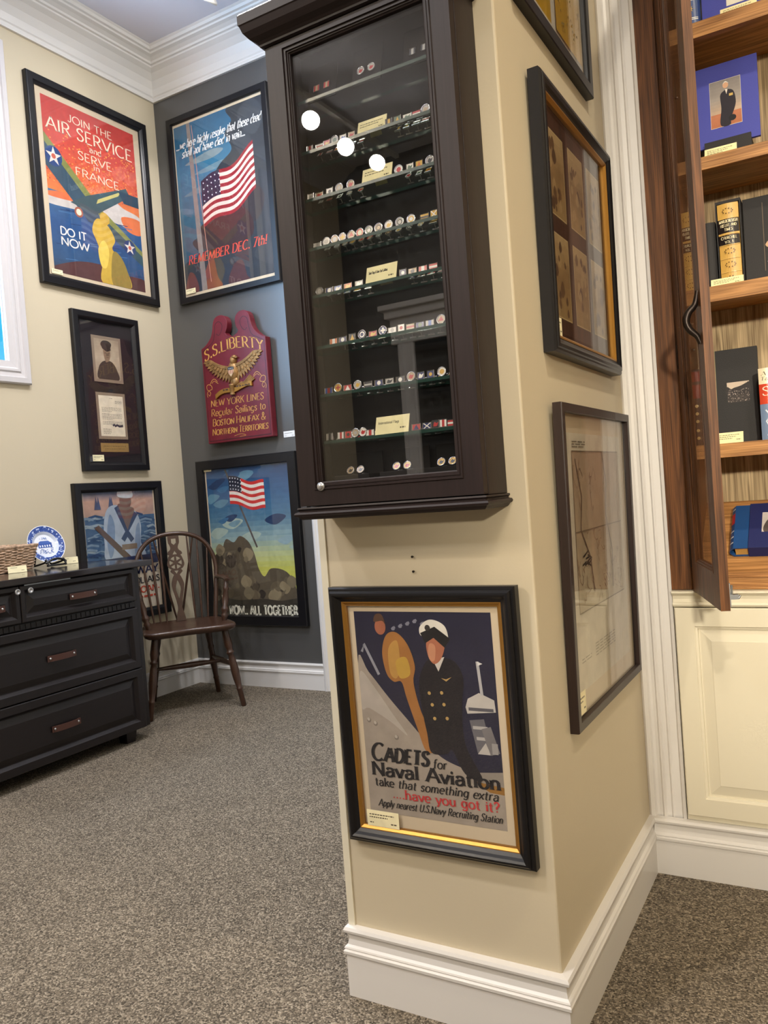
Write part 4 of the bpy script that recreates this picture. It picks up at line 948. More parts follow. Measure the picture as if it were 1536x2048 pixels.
# eagle relief
def eagle():
    o = MB()
    P = lambda u, v, n: T(u, v+.016, n)
    # body and head as stacked ovals
    def oval(cu, cv, ru, rv, n0, hgt, seg=16):
        rings = [(1, 0), (.94, .45), (.75, .8), (.4, .96), (.02, 1)]
        vs = [P(cu+ru*r*math.cos(2*PI*k/seg), cv+rv*r*math.sin(2*PI*k/seg), n0+hgt*h) for r, h in rings for k in range(seg)]
        o.add(vs, [(i*seg+k, i*seg+(k+1) % seg, (i+1)*seg+(k+1) % seg, (i+1)*seg+k) for i in range(len(rings)-1) for k in range(seg)], 0, None, True)
    oval(.228, .372, .036, .058, .056, .026); oval(.236, .432, .019, .026, .056, .026); oval(.246, .448, .016, .013, .060, .020)
    o.prism([(.258, .452), (.275, .444), (.262, .440), (.255, .444)], P, .062, .074)
    oval(.232, .315, .03, .03, .056, .018)
    return o
build('eagle_body', eagle(), M['old_gold'], sg)
def wing(m):
    o = MB(); E = lambda t: (.212-.138*t, .408+.058*t**.8-.012*math.sin(PI*t))
    def put(poly, n): o.prism([(.456-u, v+.008) for u, v in poly] if m < 0 else poly, T, .056, n)
    for row, (L, n, cnt) in enumerate(((.088, .063, 11), (.05, .067, 9))):
        for k in range(cnt):
            t = .04+.96*k/(cnt-1); ex, ey = E(t); a = math.radians(262-78*t**1.1); l = L*(1-.30*t)
            dx, dy = l*math.cos(a), l*math.sin(a); w = .0098
            nx, ny = -math.sin(a)*w, math.cos(a)*w
            put([(ex+nx*.7, ey+ny*.7), (ex+dx*.7+nx, ey+dy*.7+ny), (ex+dx, ey+dy), (ex+dx*.7-nx, ey+dy*.7-ny), (ex-nx*.7, ey-ny*.7)], n+.0008*(k % 2))
    top = [E(k/10) for k in range(11)]
    put([(u, v+.006) for u, v in top]+[(u, v-.012) for u, v in top[::-1]], .070)
    return o
build('eagle_wing', wing(1), M['old_gold'], sg, .0015); build('eagle_wing', wing(-1), M['old_gold'], sg, .0015)
A = Art(T, .044, .056, .206, .356, .0835); A.poly([(0, .95), (.5, 1), (1, .95), (.92, .4), (.5, 0), (.08, .4)], (206, 176, 140))
A.poly([(0, .95), (.5, 1), (1, .95), (.97, .68), (.03, .68)], (40, 46, 56))
for k in range(3): A.poly([(.14+.28*k, .66), (.27+.28*k, .66), (.27+.28*k, .30-.05*(k == 1)), (.16+.28*k, .30)], (150, 70, 56)); A.disc(.24+.26*k, .82, .06, (214, 206, 190), n=8)
A.mb.prism([(.206, .409), (.228, .412), (.25, .409), (.246, .378), (.228, .356), (.21, .378)], T, .07, .0834, 0, lin((190, 160, 120)))
look(A.done('eagle_shield', M['paint'], sg), 'small striped shield on the breast of the eagle')
rb = MB()
rib = smooth_path([(.088, .262), (.13, .283), (.18, .288), (.228, .284), (.28, .298), (.325, .308), (.355, .304)], 4)
rb.prism([(u, v+.012) for u, v in rib]+[(u, v-.014) for u, v in rib[::-1]], T, .056, .068)
build('eagle_ribbon', rb, M['gold'], sg, .0015)
A = Art(T, .3, .03, .088, .274, .0683)
A.scribble(.20, .34, .42, .3, (70, 44, 26), 3)
A.done('ribbon_lettering', M['paint'], sg)
A = Art(T, .3, .03, .088, .274, .0683); A.scribble(.52, .86, .74, .26, (70, 44, 26), 9)
A.done('ribbon_lettering', M['paint'], sg)
ba = MB(); 
for q in range(5): ba.tube([T(.245+.008*q, .306+.004*q, .060), T(.305+.006*q, .318-.004*q, .066), T(.345+.007*q, .352-.006*q, .060)], .0048, 6)
ba.lathe([(.016, 0), (.013, .02), (.016, .024), (.016, .05), (.020, .056), (.013, .06)], T(.215, .258, .066), (0, 0, 1), 14)
build('eagle_bundle', ba, M['old_gold'], sg)

# ------------------------------------------------------------------ display case on the partition
CX0, CX1, CZ0, CZ1 = -.926, -.537, 1.034, 1.955
DY0, DY1 = 1.280, 1.2995
case = thing('display_case', 'dark wood wall display case with glass door and rows of cufflinks', 'display case', ((CX0+CX1)/2, PY, CZ0))
for x in (CX0, CX1-.014): build('side_panel', MB().box(x, x+.014, DY1+.0015, PY, CZ0, CZ1), M['espresso'], case, .001)
build('top_panel', MB().box(CX0+.0145, CX1-.0145, DY1+.0015, PY, CZ1-.014, CZ1), M['espresso_h'], case)
build('bottom_panel', MB().box(CX0+.0145, CX1-.0145, DY1+.0015, PY, CZ0, 1.074), M['espresso_h'], case)
build('back_panel', MB().box(CX0+.0145, CX1-.0145, 1.381, PY, 1.0745, CZ1-.0145), M['velvet'], case)
GX0, GX1, GZ0, GZ1 = -.872, -.589, 1.081, 1.896
door = MB(); T = plane_T((CX0+.001, DY1, CZ0+.002), UX, NB)
dW, dH = CX1-CX0-.002, CZ1-.034-CZ0-.002
# four rails and stiles with a stepped inner moulding
i0 = GX0-CX0-.001; i1 = CX1-.001-GX1; b0 = GZ0-CZ0-.002; b1 = CZ0+.002+dH-GZ1
def dring(prof):
    vs = []
    for k, n in prof: vs += [T(i0+k, b0+k, n), T(dW-i1-k, b0+k, n), T(dW-i1-k, dH-b1-k, n), T(i0+k, dH-b1-k, n)]
    door.add(vs, [(4*j+q, 4*j+(q+1) % 4, 4*j+4+(q+1) % 4, 4*j+4+q) for j in range(len(prof)-1) for q in range(4)], 0)
th = DY1-DY0
door.add([T(u, v, n) for n in (0, th) for u, v in ((0, 0), (dW, 0), (dW, dH), (0, dH), (i0-.016, b0-.016), (dW-i1+.016, b0-.016), (dW-i1+.016, dH-b1+.016), (i0-.016, dH-b1+.016))],
         [(0+q, (q+1) % 4, 4+(q+1) % 4, 4+q) for q in range(4)]+[(8+q, 8+(q+1) % 4, 12+(q+1) % 4, 12+q) for q in range(4)]+[(q, (q+1) % 4, 8+(q+1) % 4, 8+q) for q in range(4)], 0)
dring([(-.016, 0), (-.016, th), (-.0145, th+.0022), (-.0125, th+.0022), (-.0115, th-.001), (-.0095, th-.001), (-.0085, th+.0002), (-.006, th+.0002), (-.005, th-.0028), (-.003, th-.0028), (-.002, th-.005), (0, th-.006), (0, 0), (-.016, 0)])
dr = build('door', door, M['espresso'], case)
pn = build('glass_pane', MB().prism([(i0-.002, b0-.002), (dW-i1+.002, b0-.002), (dW-i1+.002, dH-b1+.002), (i0-.002, dH-b1+.002)], T, .006, .009), M['case_glass'], dr)
lk = MB(); lk.lathe([(0, 0), (.0085, 0), (.0085, .003), (.0078, .004), (.0055, .0042), (.0055, .0065), (.005, .0072), (0, .0072)], (-.872, DY0, 1.072), (0, -1, 0), 24, caps=False)
l_ = build('lock', lk, M['lock'], dr); look(l_, 'round silver lock')
build('keyhole', MB().lathe([(0, .0073), (.0022, .0073), (.0022, .0078), (0, .0078)], (-.872, DY0, 1.0725), (0, -1, 0), 12).box(-.8728, -.8712, DY0-.0078, DY0-.0073, 1.069, 1.0725), M['black'], dr) if False else None
CRN = [(0, 0), (.006, .002), (.006, .006), (.010, .010), (.020, .016), (.028, .026), (.032, .038), (.034, .040), (.034, .058), (.031, .062), (0, .062)]
build('crown_moulding', MB().sweep([(CX0, PY), (CX0, DY0-.001), (CX1, DY0-.001), (CX1, PY)], [(-d, CZ1-.033+z) for d, z in CRN]).box(CX0, CX1, DY0, PY, CZ1+.001, CZ1+.029), M['espresso_h'], case)
BMD = [(0, 0), (.004, -.0), (.005, -.003), (.002, -.006), (.002, -.008), (.008, -.0095), (.010, -.013), (.008, -.0165), (.004, -.018), (.001, -.022), (-.002, -.024), (-.01, -.024), (-.01, 0)]
build('base_moulding', MB().sweep([(CX0, PY), (CX0, DY0+.001), (CX1, DY0+.001), (CX1, PY)], [(-d, CZ0-.0005+z) for d, z in BMD]).box(CX0+.008, CX1-.008, DY0+.008, PY, CZ0-.018, CZ0-.0005), M['espresso_h'], case)
SHELF = [1.815, 1.719, 1.628, 1.534, 1.443, 1.344, 1.251, 1.160]
for z in SHELF:
    m = MB().box(CX0+.0148, CX1-.0148, 1.308, 1.378, z-.006, z)
    m.m = [0, 0, 1, 1, 1, 1]
    build('glass_shelf', m, [M['shelf_glass'], M['shelf_edge']], case)
    for x in (CX0+.016, CX1-.018):
        pass

# ------------------------------------------------------------------ cufflinks standing on the shelves
def cufflink(shape, base, accent, style, x, z, label, size=1.0, group=None, y=1.322, tilt=.12):
    r = .0085*size
    if shape == 'r': hw, hh = r, r
    elif shape == 's': hw, hh = .0072*size, .0072*size
    else: hw, hh = .0088*size, .0060*size
    o = thing('cufflink', label, 'cufflink', (x, y, z), group)
    # leaning back a little so that the toggle rests on the glass
    def T(u, v, n): return Vector((x+u, y-n*math.cos(tilt)+(v)*math.sin(tilt), z+v*math.cos(tilt)+n*math.sin(tilt)+.0004))
    cu, cv = 0, hh+.0006
    fr = MB()
    if shape == 'r':
        seg = 20; rings = [(1.0, -.001), (1.0, .0016), (.95, .0024), (.86, .0024), (.82, .0016)]
        vs = [T(cu+r*k*math.cos(2*PI*q/seg), cv+r*k*math.sin(2*PI*q/seg), n) for k, n in rings for q in range(seg)]
        fr.add(vs, [(i*seg+q, i*seg+(q+1) % seg, (i+1)*seg+(q+1) % seg, (i+1)*seg+q) for i in range(len(rings)-1) for q in range(seg)], 0, None, True)
        fr.add(vs[:seg], [tuple(range(seg))])
    else:
        for k in range(1):
            T2 = lambda u, v, n: T(u-hw, v+cv-hh, n)
            fr.ring(2*hw, 2*hh, [(0, -.001), (0, .0018), (.0006, .0022), (.0012, .0016), (.0012, .0010)], T2)
            fr.prism([(0, 0), (2*hw, 0), (2*hw, 2*hh), (0, 2*hh)], T2, -.0012, -.0008)
    build('bezel', fr, M['silver'], o)
    A = Art(T, 2*hw, 2*hh, -hw, cv-hh, .0012, step=.00006)
    if shape == 'r':
        A.disc(.5, .5, .43, base, n=18)
        if style == 'dot': A.disc(.5, .5, .26, accent, n=12)
        elif style == 'ring': A.disc(.5, .5, .31, accent, n=16); A.disc(.5, .5, .20, base, n=12)
        elif style == 'cross': A.rect(.42, .22, .58, .78, accent); A.rect(.22, .42, .78, .58, accent, False)
        elif style == 'tri': A.poly([(.2, .35), (.5, .82), (.8, .35)], accent)
        else: A.blob([(.25, .4), (.4, .7), (.6, .6), (.78, .66), (.66, .34), (.45, .25)], accent)
    else:
        A.rect(.07, .09, .93, .91, base)
        if style == 'dot': A.disc(.5, .5, .22, accent, n=12)
        elif style == 'stripe': A.rect(.07, .36, .93, .62, accent)
        elif style == 'bars': A.rect(.07, .09, .34, .91, accent); A.rect(.68, .09, .93, .91, accent, False)
        elif style == 'cross': A.poly([(.1, .12), (.22, .1), (.92, .85), (.8, .9)], accent); A.poly([(.9, .12), (.78, .1), (.08, .85), (.2, .9)], accent, False)
        elif style == 'tri': A.poly([(.2, .14), (.5, .86), (.8, .14)], accent)
        else: A.blob([(.2, .3), (.35, .75), (.6, .6), (.85, .72), (.7, .3), (.45, .22)], accent)
    A.done('face', M['enamel'], o)
    p0, p1 = T(cu, cv, -.0012), T(cu, cv-.002, -.013)
    bt = MB().tube([p0, p1], .0011, 8)
    bt.tube([(x-.0065, p1.y, p1.z), (x+.0065, p1.y, p1.z)], .0018, 8)
    build('toggle_back', bt, M['silver'], o)
    return o
ORD = ['first', 'second', 'third', 'fourth', 'fifth', 'sixth', 'seventh', 'eighth', 'ninth', 'tenth', 'eleventh', 'twelfth', 'thirteenth']
SIL, WHT, NVY, RED, GLD, ORG, BLU, BGE, BLK, GRN = (176, 172, 164), (226, 222, 212), (34, 42, 92), (176, 44, 42), (204, 162, 58), (206, 110, 48), (58, 92, 168), (176, 152, 118), (40, 38, 40), (86, 108, 84)
ROWS = {
 1: [(-.867, 's', RED, WHT, 'bars', 'red and white square'), (-.844, 'q', WHT, RED, 'stripe', 'white and red oblong'), (-.827, 's', RED, GLD, 'blob', 'red square'), (-.809, 'r', SIL, GRN, 'dot', 'round green centred'), (-.790, 's', WHT, BLU, 'blob', 'white and blue square'), (-.771, 's', BGE, RED, 'blob', 'beige square'),
     (-.690, 's', GLD, BLK, 'bars', 'gold barred square'), (-.672, 's', GRN, GLD, 'tri', 'green square'), (-.652, 'q', WHT, GRN, 'blob', 'white and green oblong'), (-.633, 'q', RED, WHT, 'stripe', 'red striped oblong'), (-.614, 'r', SIL, BGE, 'blob', 'round beige')],
 2: [(-.873, 's', WHT, SIL, 'dot', 'plain white square'), (-.853, 'q', BGE, RED, 'blob', 'beige oblong'), (-.829, 's', WHT, BLK, 'dot', 'white square with a dark dot'), (-.807, 'r', SIL, BGE, 'ring', 'round silver ringed'), (-.781, 'r', BGE, RED, 'blob', 'round russet'),
     (-.677, 'r', WHT, RED, 'dot', 'round red centred'), (-.654, 's', WHT, GRN, 'blob', 'white and green square'), (-.635, 's', GLD, ORG, 'tri', 'gold square'), (-.613, 'r', SIL, BLK, 'blob', 'round silver and black')],
 3: [(-.866, 'q', SIL, WHT, 'bars', 'silver barred oblong'), (-.845, 'r', WHT, SIL, 'dot', 'round plain white'), (-.826, 'r', BGE, SIL, 'dot', 'round beige'), (-.808, 'r', BGE, GLD, 'cross', 'round gold crossed'), (-.788, 'r', BGE, RED, 'tri', 'round pink'), (-.769, 'r', RED, BGE, 'dot', 'round red rimmed'), (-.749, 'r', SIL, GRN, 'ring', 'round green ringed'),
     (-.728, 'r', BGE, BLK, 'ring', 'round beige with dark ring'), (-.706, 'r', WHT, GLD, 'blob', 'round white and gold'), (-.683, 'r', SIL, BLK, 'ring', 'round silver with dark ring'), (-.659, 'r', WHT, GLD, 'ring', 'round gold ringed'), (-.632, 'q', GLD, BLK, 'stripe', 'gold oblong'), (-.613, 's', GLD, WHT, 'cross', 'gold square with white cross')],
 4: [(-.870, 'r', SIL, WHT, 'dot', 'small round silver'), (-.847, 'q', NVY, WHT, 'dot', 'navy oblong with a white dot'), (-.827, 'q', BLU, WHT, 'blob', 'blue oblong'), (-.804, 'q', ORG, GLD, 'blob', 'orange oblong'), (-.779, 'q', SIL, WHT, 'blob', 'pale grey oblong'),
     (-.684, 's', NVY, WHT, 'dot', 'navy square with a white dot'), (-.664, 'q', BGE, BLK, 'dot', 'beige oblong with a dark dot'), (-.643, 'q', WHT, RED, 'bars', 'white oblong with red bars'), (-.622, 'q', RED, WHT, 'stripe', 'red oblong with a white stripe')],
 5: [(-.846, 'q', WHT, ORG, 'bars', 'white and orange oblong'), (-.825, 'q', NVY, WHT, 'dot', 'navy oblong with a white dot'), (-.803, 's', BLK, GLD, 'tri', 'dark square with gold triangle'), (-.781, 'r', NVY, WHT, 'ring', 'round navy ringed'), (-.757, 'q', RED, GLD, 'blob', 'russet oblong'), (-.735, 'r', NVY, WHT, 'cross', 'round navy crossed'), (-.715, 'q', WHT, SIL, 'dot', 'white oblong'),
     (-.696, 's', WHT, RED, 'dot', 'white square with a red dot'), (-.677, 'q', BGE, RED, 'stripe', 'pink striped oblong'), (-.657, 'q', NVY, GRN, 'dot', 'navy oblong with a green dot'), (-.637, 'q', BLU, SIL, 'bars', 'blue and silver oblong'), (-.614, 'r', BGE, RED, 'tri', 'round red triangle')],
 6: [(-.866, 'q', RED, BLU, 'bars', 'red and blue oblong'), (-.844, 'r', GLD, RED, 'cross', 'round yellow crossed'), (-.822, 'q', RED, WHT, 'tri', 'red oblong with white triangle'), (-.799, 'r', SIL, GLD, 'blob', 'round silver and gold'), (-.776, 'q', BLK, SIL, 'stripe', 'black oblong'), (-.752, 'q', NVY, WHT, 'dot', 'navy oblong with a white dot'), (-.729, 'q', SIL, BLK, 'blob', 'silver and black oblong'),
     (-.706, 'q', BLK, WHT, 'dot', 'black oblong with a white dot'), (-.683, 'r', BGE, RED, 'blob', 'round russet'), (-.663, 's', NVY, WHT, 'blob', 'navy square'), (-.643, 's', NVY, GLD, 'dot', 'navy square with a gold dot'), (-.620, 'r', WHT, GLD, 'dot', 'round white and gold')],
 7: [(-.872, 's', BLK, SIL, 'bars', 'black barred square'), (-.846, 's', RED, WHT, 'bars', 'red square with white bars'), (-.829, 's', RED, BLK, 'dot', 'red square with a dark dot'), (-.812, 'r', SIL, BGE, 'ring', 'round silver ringed'), (-.795, 'r', WHT, RED, 'blob', 'round white and red'), (-.7795, 'q', RED, WHT, 'bars', 'maroon oblong'),
     (-.680, 'q', RED, NVY, 'tri', 'red oblong with navy triangle'), (-.658, 'q', NVY, WHT, 'cross', 'navy oblong with white cross'), (-.640, 's', BLK, RED, 'blob', 'black and red square'), (-.625, 's', RED, WHT, 'bars', 'red and white barred square'), (-.608, 'q', RED, WHT, 'stripe', 'red oblong with white stripe')],
}
WHERE = ['top', 'second', 'third', 'fourth', 'fifth', 'sixth', 'seventh', 'lowest']
for k, row in ROWS.items():
    for i, (x, sh, b, a, st, d) in enumerate(row):
        cufflink(sh, b, a, st, x+.004, SHELF[k], '%s cufflink lying behind, %s from left on the %s shelf' % (d, ORD[i], WHERE[k]), .95, 'cufflinks on the %s glass shelf' % WHERE[k], y=1.347, tilt=.75)
        cufflink(sh, b, a, st, x, SHELF[k], '%s cufflink, %s from the left on the %s glass shelf' % (d, ORD[i], WHERE[k]), 1.08 if sh == 'r' else 1.05, 'cufflinks on the %s glass shelf' % WHERE[k])
# three dark presentation pads on the top shelf, each holding a pair
for j, (xc, d, sh, b, a) in enumerate(((-.834, 'left', 's', BGE, RED), (-.7335, 'middle', 'r', SIL, RED), (-.624, 'right', 's', SIL, BLK))):
    o = build('presentation_pad', MB().obox((xc, 1.336, SHELF[0]+.0365), ((1, 0, 0), (0, .97, -.24), (0, .24, .97)), (.032, .0012, .037)), M['velvet'], None, .0006, loc=(xc, 1.336, SHELF[0]))
    tag(o, '%s dark card holding a pair of cufflinks on the top glass shelf' % d, 'presentation card', 'dark cards on the top shelf')
    for q, s_ in ((0, -1), (1, 1)):
        cufflink(sh, b, a, 'bars' if sh == 's' else 'blob', xc+s_*.0115, SHELF[0]+.018, '%s %s cufflink pinned to the %s card on the top shelf' % ('left' if q == 0 else 'right', 'square' if sh == 's' else 'round', d), 1.0, 'cufflinks on the top shelf', y=1.3285, tilt=.24)
def easel_card(x0, w, h, y, z, lines, label, group, lean=.30, rot=0, price='95', toks=None):
    """a cream price card standing on a shelf, leaning back on a little fold"""
    cx = x0+w/2
    R = Matrix.Rotation(rot, 3, 'Z')
    def T(u, v, n):
        p = R @ Vector((u-w/2, v*math.sin(lean)-n*math.cos(lean), 0)); return Vector((cx+p.x, y+p.y, z+v*math.cos(lean)+n*math.sin(lean)+.0003))
    A = Art(T, w, h, 0, 0, .0005); A.rect(0, 0, 1, 1, (238, 228, 176))
    if lines and isinstance(lines, str): A.text(lines, .08, .58, .15, (70, 64, 48), .62, w=.16, thin=.7)
    else:
        for k in range(lines or 2): A.scribble(.08, .86-.14*k, .72-.17*k, .06, (104, 96, 70), k+int(abs(x0)*900))
    A.scribble(.74, .90, .26, .08, (90, 82, 60), 3)
    A.mb.prism([(0, 0), (w, 0), (w, h), (0, h)], T, -.0004, .0004, 0, lin((238, 228, 176)))
    b = [T(w*.3, 0, -.0006), T(w*.7, 0, -.0006), T(w*.7, h*.8, -.0006), T(w*.3, h*.8, -.0006)]
    f0, f1 = T(w*.3, h*.8, -.0006), T(w*.7, h*.8, -.0006)
    back = R @ Vector((0, h*.62, 0))
    g0, g1 = T(w*.3, 0, -.001)+back, T(w*.7, 0, -.001)+back
    g0.z = g1.z = z+.0003
    A.mb.add([f0, f1, g1, g0], [(0, 1, 2, 3)], 0, lin((228, 218, 168)))
    o = build('price_card', A.mb, M['print'], None, loc=(cx, y, z), tidy=False); tag(o, label, 'price card', group); return o
PCG = 'price cards in the display case'
easel_card(-.758, .062, .030, 1.320, SHELF[1], 2, 'wide cream price card on the second glass shelf of the display case', PCG)
easel_card(-.756, .064, .032, 1.320, SHELF[2], 2, 'wide cream price card on the third glass shelf of the display case', PCG)
easel_card(-.764, .066, .036, 1.320, SHELF[4], 'State Flags & State Seal Cufflinks', 'wide cream price card on the fifth glass shelf of the display case', PCG)
easel_card(-.768, .072, .036, 1.320, SHELF[7], 'International Flags', 'wide cream price card on the lowest glass shelf of the display case', PCG)
for j, (xc, d) in enumerate(((-.825, 'left'), (-.722, 'middle'), (-.628, 'right'))):
    o = thing('jewellery_box', '%s low black cufflink box on the floor of the display case' % d, 'jewellery box', (xc, 1.345, 1.0745), 'black boxes in the bottom of the case')
    build('tray', MB().box(xc-.040, xc+.040, 1.316, 1.372, 1.0748, 1.0905), M['velvet'], o, .001)
    build('lid', MB().obox((xc, 1.3745, 1.113), ((1, 0, 0), (0, 1, 0), (0, 0, 1)), (.040, .0025, .022)), M['velvet'], o, .001)
    for q, s_ in ((0, -1), (1, 1)): cufflink('r', GLD if j else BGE, RED if j == 1 else BLK, 'blob', xc+s_*.0115, 1.0905, '%s round gold cufflink in the %s black box at the bottom of the case' % ('left' if q == 0 else 'right', d), 1.0, 'cufflinks in the black boxes', y=1.330, tilt=.45)

# ------------------------------------------------------------------ chest of drawers along the left wall
HX = -2.870
def chest_T(y, z, n): return Vector((HX+n, y, z))
ch = thing('chest_of_drawers', 'black brown chest of drawers with leather pulls and a polished top', 'chest', (-3.13, 2.2, 0))
CY0, CY1 = 1.74, 2.655
build('carcass', MB().box(LX+.012, HX-.020, CY0, CY1, .055, .795), M['chest'], ch, .003)
build('top', MB().box(LX+.010, HX+.030, CY0-.03, 2.715, .7965, .824), M['chest_top'], ch, .004)
fm = MB().box(HX-.0195, HX-.004, 2.618, CY1, .055, .795).box(HX-.0195, HX-.006, CY0, 2.617, .612, .642)
build('face_frame', fm, M['chest'], ch, .002)
for y in (CY0+.05, 2.52):
    for x in (LX+.05, HX-.075): build('foot', MB().add([(x+a, y+b, 0) for a, b in ((.006, .006), (.054, .006), (.054, .054), (.006, .054))]+[(x+a, y+b, .055) for a, b in ((0, 0), (.06, 0), (.06, .06), (0, .06))], [(3, 2, 1, 0), (4, 5, 6, 7)]+[(i, (i+1) % 4, 4+(i+1) % 4, 4+i) for i in range(4)]), M['chest'], ch)
dt = MB().box(HX-.0055, HX+.0012, CY0+.004, 2.614, .6155, .6385)
for k in range(36):
    y = CY0+.01+k*.0245
    if y < 2.60: dt.box(HX-.0055, HX+.0038, y, y+.014, .617, .637)
look(build('dentil_band', dt, M['chest'], ch), 'row of small blocks under the top drawers')
def drawer(y0, y1, z0, z1, fr, hy, hz, knob=True, hw=.07):
    m = MB(); T = lambda u, v, n: chest_T(y0+u, z0+v, n)
    Wd, Ht = y1-y0, z1-z0
    m.ring(Wd, Ht, [(.0, -.0035), (0, .016), (.003, .018), (fr-.012, .018), (fr-.010, .016), (fr, .004), (fr+.004, .004), (fr+.030, .012), (fr+.032, .012)], T)
    i = fr+.032
    m.add([T(i, i, .012), T(Wd-i, i, .012), T(Wd-i, Ht-i, .012), T(i, Ht-i, .012)], [(0, 1, 2, 3)])
    d = build('drawer', m, M['chest'], ch)
    if knob:
        n = 14; vs = []; fs = []
        for k in range(n+1):
            t = k/n; nn = .0135+.012*math.sin(PI*t)**.6 if 0 < k < n else .0135
            if t < .14 or t > .86: nn = .0135+.003
            y = hy-hw+2*hw*t
            for vz, dn in ((-.0125, 0), (.0125, 0), (.0125, .003), (-.0125, .003)): vs.append(chest_T(y, hz+vz, nn+dn))
        for k in range(n):
            for q in range(4): fs.append((4*k+q, 4*k+(q+1) % 4, 4*k+4+(q+1) % 4, 4*k+4+q))
        fs += [(3, 2, 1, 0), (4*n, 4*n+1, 4*n+2, 4*n+3)]
        h = build('handle', MB().add(vs, fs, 0, None), M['leather'], d); look(h, 'brown leather strap pull')
        sc = MB()
        for s in (-1, 1): sc.lathe([(0, .0), (.0055, 0), (.0055, .002), (.004, .0035), (0, .004)], chest_T(hy+s*(hw-.012), hz, .0195), (1, 0, 0), 14, caps=False)
        build('stud', sc, M['silver'], d)
    return d
drawer(2.022, 2.614, .645, .792, .030, 2.322, .714)
drawer(CY0+.004, 2.018, .645, .792, .030, 1.88, .714)
drawer(CY0+.004, 2.614, .337, .611, .045, 2.19, .478)
drawer(CY0+.004, 2.614, .060, .332, .045, 2.184, .190)
lkm = MB()
for y, z in ((2.010, .770), (2.068, .769)):
    build('lock', MB().lathe([(0, 0), (.0125, 0), (.0125, .004), (.011, .006), (.006, .0065), (.006, .005), (0, .005)], chest_T(y, z, .0165), (1, 0, 0), 22, caps=False), M['lock'], ch)
build('edge_glint', MB().box(HX+.0185, HX+.0215, 2.04, 2.26, .7905, .7945), M['steel'], ch)  # thin pale strip standing in for light reflected along the moulding edge
TZ = .8245
# wicker basket with cards
bk = thing('wicker_basket', 'shallow woven wicker basket holding cards on the chest top', 'basket', (-3.25, 2.13, TZ))
bx0, bx1, by0, by1, bz1 = -3.395, -3.205, 1.93, 2.345, .1085
rr = random.Random(21)
wk = MB()
def rect_path(k, z, off):
    pts = []; g = .018*(z/.1)
    x0, x1, y0, y1 = bx0-g*.5, bx1+g, by0-g, by1+g
    def seg(ax, ay, bx_, by_, n):
        for i in range(n): t = i/n; pts.append((ax+(bx_-ax)*t, ay+(by_-ay)*t))
    seg(x1, y0, x1, y1, 30); seg(x1, y1, x0, y1, 12); seg(x0, y1, x0, y0, 30); seg(x0, y0, x1, y0, 12)
    out = []
    for i, (x, y) in enumerate(pts):
        j = (.0022 if (i//2+k) % 2 else -.0022)+rr.uniform(-.001, .001)
        nx = 1 if i < 30 else 0; ny = 1 if 30 <= i < 42 else 0
        if 42 <= i < 72: nx = -1
        if i >= 72: ny = -1
        out.append((x+nx*j, y+ny*j, TZ+.004+z+rr.uniform(-.0012, .0012)))
    out.append(out[0]); return out
for k in range(17):
    wk.tube(rect_path(k, .0062*k, k), rr.uniform(.0026, .0040), 6)
build('woven_sides', wk, M['wicker'], bk)
rm = MB()
for k in range(3): rm.tube(rect_path(k*2, .106+.002*k, k), .0045, 6)
build('rim', rm, M['wicker'], bk)
build('basket_bottom', MB().box(bx0+.004, bx1-.004, by0+.004, by1-.004, TZ+.001, TZ+.006), M['wicker'], bk)
T = lambda u, v, n: Vector((-3.33-.30*v+n*.9, 2.03+u, TZ+.008+v*.95+n*.3))
A = Art(T, .17, .140, 0, 0, .0); A.rect(0, 0, 1, 1, (220, 226, 232)); A.grad(.04, .05, .96, .95, [(0, (150, 180, 210)), (1, (196, 214, 228))], 8); A.blob([(.5, .70), (.58, .84), (.66, .80), (.9, .78), (.7, .70)], (62, 64, 72))
A.mb.prism([(0, 0), (.17, 0), (.17, .140), (0, .140)], T, -.002, -.0002, 0, lin((226, 226, 222)))
tag(build('greeting_card', A.mb, M['print'], None, loc=(-3.33, 2.115, TZ+.008), tidy=False), 'pale blue card with a dark bird standing in the wicker basket', 'card')
# blue and white plate on a dark stand
pl = thing('dinner_plate', 'blue and white transfer printed plate propped upright on a dark stand', 'plate', (-3.262, 2.452, TZ+.018))
pc = Vector((-3.275, 2.472, TZ+.103)); ax = Vector((.93, -.12, .34)).normalized()
a1 = Vector((0, 0, 1)).cross(ax).normalized(); a2 = ax.cross(a1)
pm = MB(); R = .092
PR = [(0, .0, 0), (.30, 0, 0), (.56, .0, 0), (.62, .004, 1), (.70, .009, 1), (.765, .0105, 1), (.83, .012, 1), (.90, .0135, 1), (.97, .015, 1), (1.0, .0155, 2), (.97, .011, 2)]
for (r0, h0, c0), (r1, h1, c1) in zip(PR, PR[1:]):
    seg = 90
    for k in range(seg):
        t0, t1 = 2*PI*k/seg, 2*PI*(k+1)/seg
        q = [pc+(a1*math.cos(t)+a2*math.sin(t))*R*r+ax*h for r, h, t in ((r0, h0, t0), (r0, h0, t1), (r1, h1, t1), (r1, h1, t0))]
        if r1 >= .99: c = (236, 238, 242)
        elif r0 >= .66: c = rr.choice([(46, 74, 150), (46, 74, 150), (66, 96, 170), (40, 64, 134), (176, 192, 226)])
        elif r0 >= .55: c = (206, 214, 232)
        else: c = (226, 230, 240)
        pm.add(q, [(0, 1, 2, 3)], 0, lin(c), True)
seg = 60; vs = [pc+(a1*math.cos(2*PI*k/seg)+a2*math.sin(2*PI*k/seg))*R*r+ax*h for r, h in ((.97, .011), (.6, -.004), (0.001, -.004)) for k in range(seg)]
pm.add(vs, [(i*seg+k, i*seg+(k+1) % seg, (i+1)*seg+(k+1) % seg, (i+1)*seg+k) for i in range(2) for k in range(seg)], 0, lin((232, 234, 238)), True)
